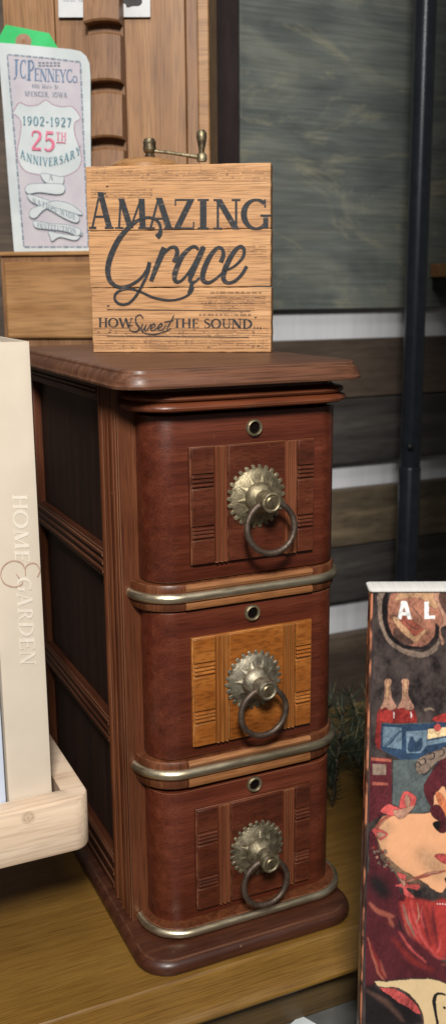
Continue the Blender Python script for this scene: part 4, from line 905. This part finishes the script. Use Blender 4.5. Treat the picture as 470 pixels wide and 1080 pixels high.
def cover(q, u, v):
    c = np.zeros(u.shape, bool); n_ = len(q); j_ = n_ - 1
    for i_ in range(n_):
        (xi, yi), (xj, yj) = q[i_], q[j_]
        c ^= ((yi > v) != (yj > v)) & (u < (xj - xi)*(v - yi)/((yj - yi) or 1e-9) + xi); j_ = i_
    return c
for col_, q, br, wf, soft in ART:
    xs = [p[0] for p in q]; ys = [p[1] for p in q]
    a0, a1 = np.searchsorted(US, (min(xs)-3-3*soft, max(xs)+3+3*soft)); b0, b1 = np.searchsorted(VS, (min(ys)-3-3*soft, max(ys)+3+3*soft))
    if a1 <= a0 or b1 <= b0: continue
    sl = (slice(b0, b1), slice(a0, a1)); m_ = np.zeros(U0[sl].shape)
    for du, dv in ((-.2,-.2),(.2,-.2),(-.2,.2),(.2,.2)): m_ += cover(q, U0[sl]+WU[sl]*wf+du, V0[sl]+WV[sl]*wf+dv)
    m_ = m_/4
    for it_ in range(3 if soft else 0):      # soften
        for ax_ in (0, 1):
            k_ = max(int(soft*2), 1); pd = np.pad(m_, [(k_, k_) if ax_ == x_ else (0, 0) for x_ in (0, 1)], 'edge')
            m_ = sum(np.take(pd, range(i_, i_ + m_.shape[ax_]), axis=ax_) for i_ in range(2*k_+1)) / (2*k_+1)
    m_ = m_[..., None]
    f_ = np.clip(1 + br*(.42*TONE[sl] + .55*FINE[sl] + .55*BIG[sl]), .25, 1.9)[..., None]
    IMG[sl] = IMG[sl]*(1-m_) + np.clip(np.array(col_)*f_, 0, .85)*m_
for c_i in range(len(US)):                       # the part of the cover beyond the view carries the picture on
    if US[c_i] > 473.5: rows = VS > 672; IMG[rows, c_i] = IMG[rows, int(np.searchsorted(US, 947 - US[c_i]))]
nv, nu = U0.shape
av = [(x, -.00025, z) for r_ in range(nv) for x, z in [IF.at(float(U0[r_, c__]), float(V0[r_, c__]), 0) for c__ in range(nu)]]
af = [(r_*nu+c__, (r_+1)*nu+c__, (r_+1)*nu+c__+1, r_*nu+c__+1) for r_ in range(nv-1) for c__ in range(nu-1)]
# trim to the board: nothing may hang over its edges
av = [(min(max(x, .0022), WB - .001), y, min(z, HZ - .0026)) for x, y, z in av]
me = bpy.data.meshes.new('cover_art'); me.from_pydata(av, [], af)
ca = me.color_attributes.new('print', 'FLOAT_COLOR', 'POINT'); ca.data.foreach_set('color', np.concatenate([IMG.reshape(-1, 3), np.ones((nv*nu, 1))], 1).astype(np.float32).ravel())
pm_, _t, N_, L__, B_ = nt('printed_cover'); vc = N_.new('ShaderNodeVertexColor'); vc.layer_name = 'print'; L__.new(vc.outputs[0], B_.inputs['Base Color']); B_.inputs['Roughness'].default_value = .28
me.materials.append(pm_); o = bpy.data.objects.new('cover_art', me); COL.objects.link(o); o.parent = ill
# spine picture
m = MB(); m.k = 3; m.add([(-.0003, .0012, HZ * .02), (-.0003, th - .0012, HZ * .02), (-.0003, th - .0012, HZ * .57), (-.0003, .0012, HZ * .57)], [(0, 1, 2, 3)])
for z in [HZ * q for q in (.97, .93, .88, .84, .79, .73, .68, .62)]:
    zz = z; m.k = random.choice((0, 1, 2)); 
    m.add([(-.0004, .003, zz), (-.0004, th - .004, zz - .004), (-.0004, th - .003, zz - .013), (-.0004, .005, zz - .010)], [(0, 1, 2, 3)])
m.build('spine_art', [PM[1], PM[3], PM[15], PM[17]], ill, smooth=False)

# ================================================================== FIR SPRAY behind the cabinet and small bits
FF = Frame((.268, .185, 0)); fir = thing('fir_spray', 'dark green fir spray lying on the oak bench behind the cabinet', 'greenery', FF)
m = MB(); twigs = []
for q in range(34):
    p = Vector((random.uniform(-.08, .09), random.uniform(-.06, .05), .004)); dr = Vector((random.uniform(-.7, .7), random.uniform(-.3, .5), random.uniform(.1, 1.0))).normalized(); L_ = random.uniform(.06, .12)
    pts = [p + dr * L_ * q / 5 + Vector((0, 0, -.012 * (q / 5) ** 2)) for q in range(6)]; twigs.append(pts); m.tube(pts, [.0012, .0011, .001, .0009, .0007, .0004], 5)
m.build('twigs', M['twig'], fir)
m = MB()
for pts in twigs:
    for q in range(120):
        t = random.random() * 4.99; i = int(t); p = pts[i].lerp(pts[i+1], t - i); ax = (pts[i+1] - pts[i]).normalized()
        sd = Vector((random.gauss(0, 1), random.gauss(0, 1), random.gauss(0, 1))); sd = (sd - ax * sd.dot(ax)).normalized()
        d = (ax * random.uniform(.4, 1.1) + sd).normalized(); l = random.uniform(.016, .04); wv = d.cross(Vector((.3, .5, .8))).normalized() * .0008; nv = d.cross(wv).normalized() * .0004
        m.k = 1 if random.random() < .10 else 0
        e = p + d * l; e.z = max(e.z, .001)
        m.add([p + wv, p - wv, p + nv, e], [(0, 1, 3), (1, 2, 3), (2, 0, 3)])
m.build('needles', [M['fir'], M['fir_tip']], fir, smooth=False)

# paper scrap on the grey floor under the bench edge
d = RIGHT * ((314 - 235.035) / FPX) + FWD + UP * (-(1079 - 540) / FPX); t = (-.055 - CAM.z) / d.z; Q = CAM + d * t
f = Frame((Q.x, Q.y, -.055), 25); m = MB(); m.box(-.007, .007, -.012, .003, .0002, .0012)
o = m.build('paper_label', M['paper']); o.location = f.p; o.rotation_euler = (0, 0, f.th); tag(o, 'small pale paper label lying on the grey floor under the bench edge', 'label')
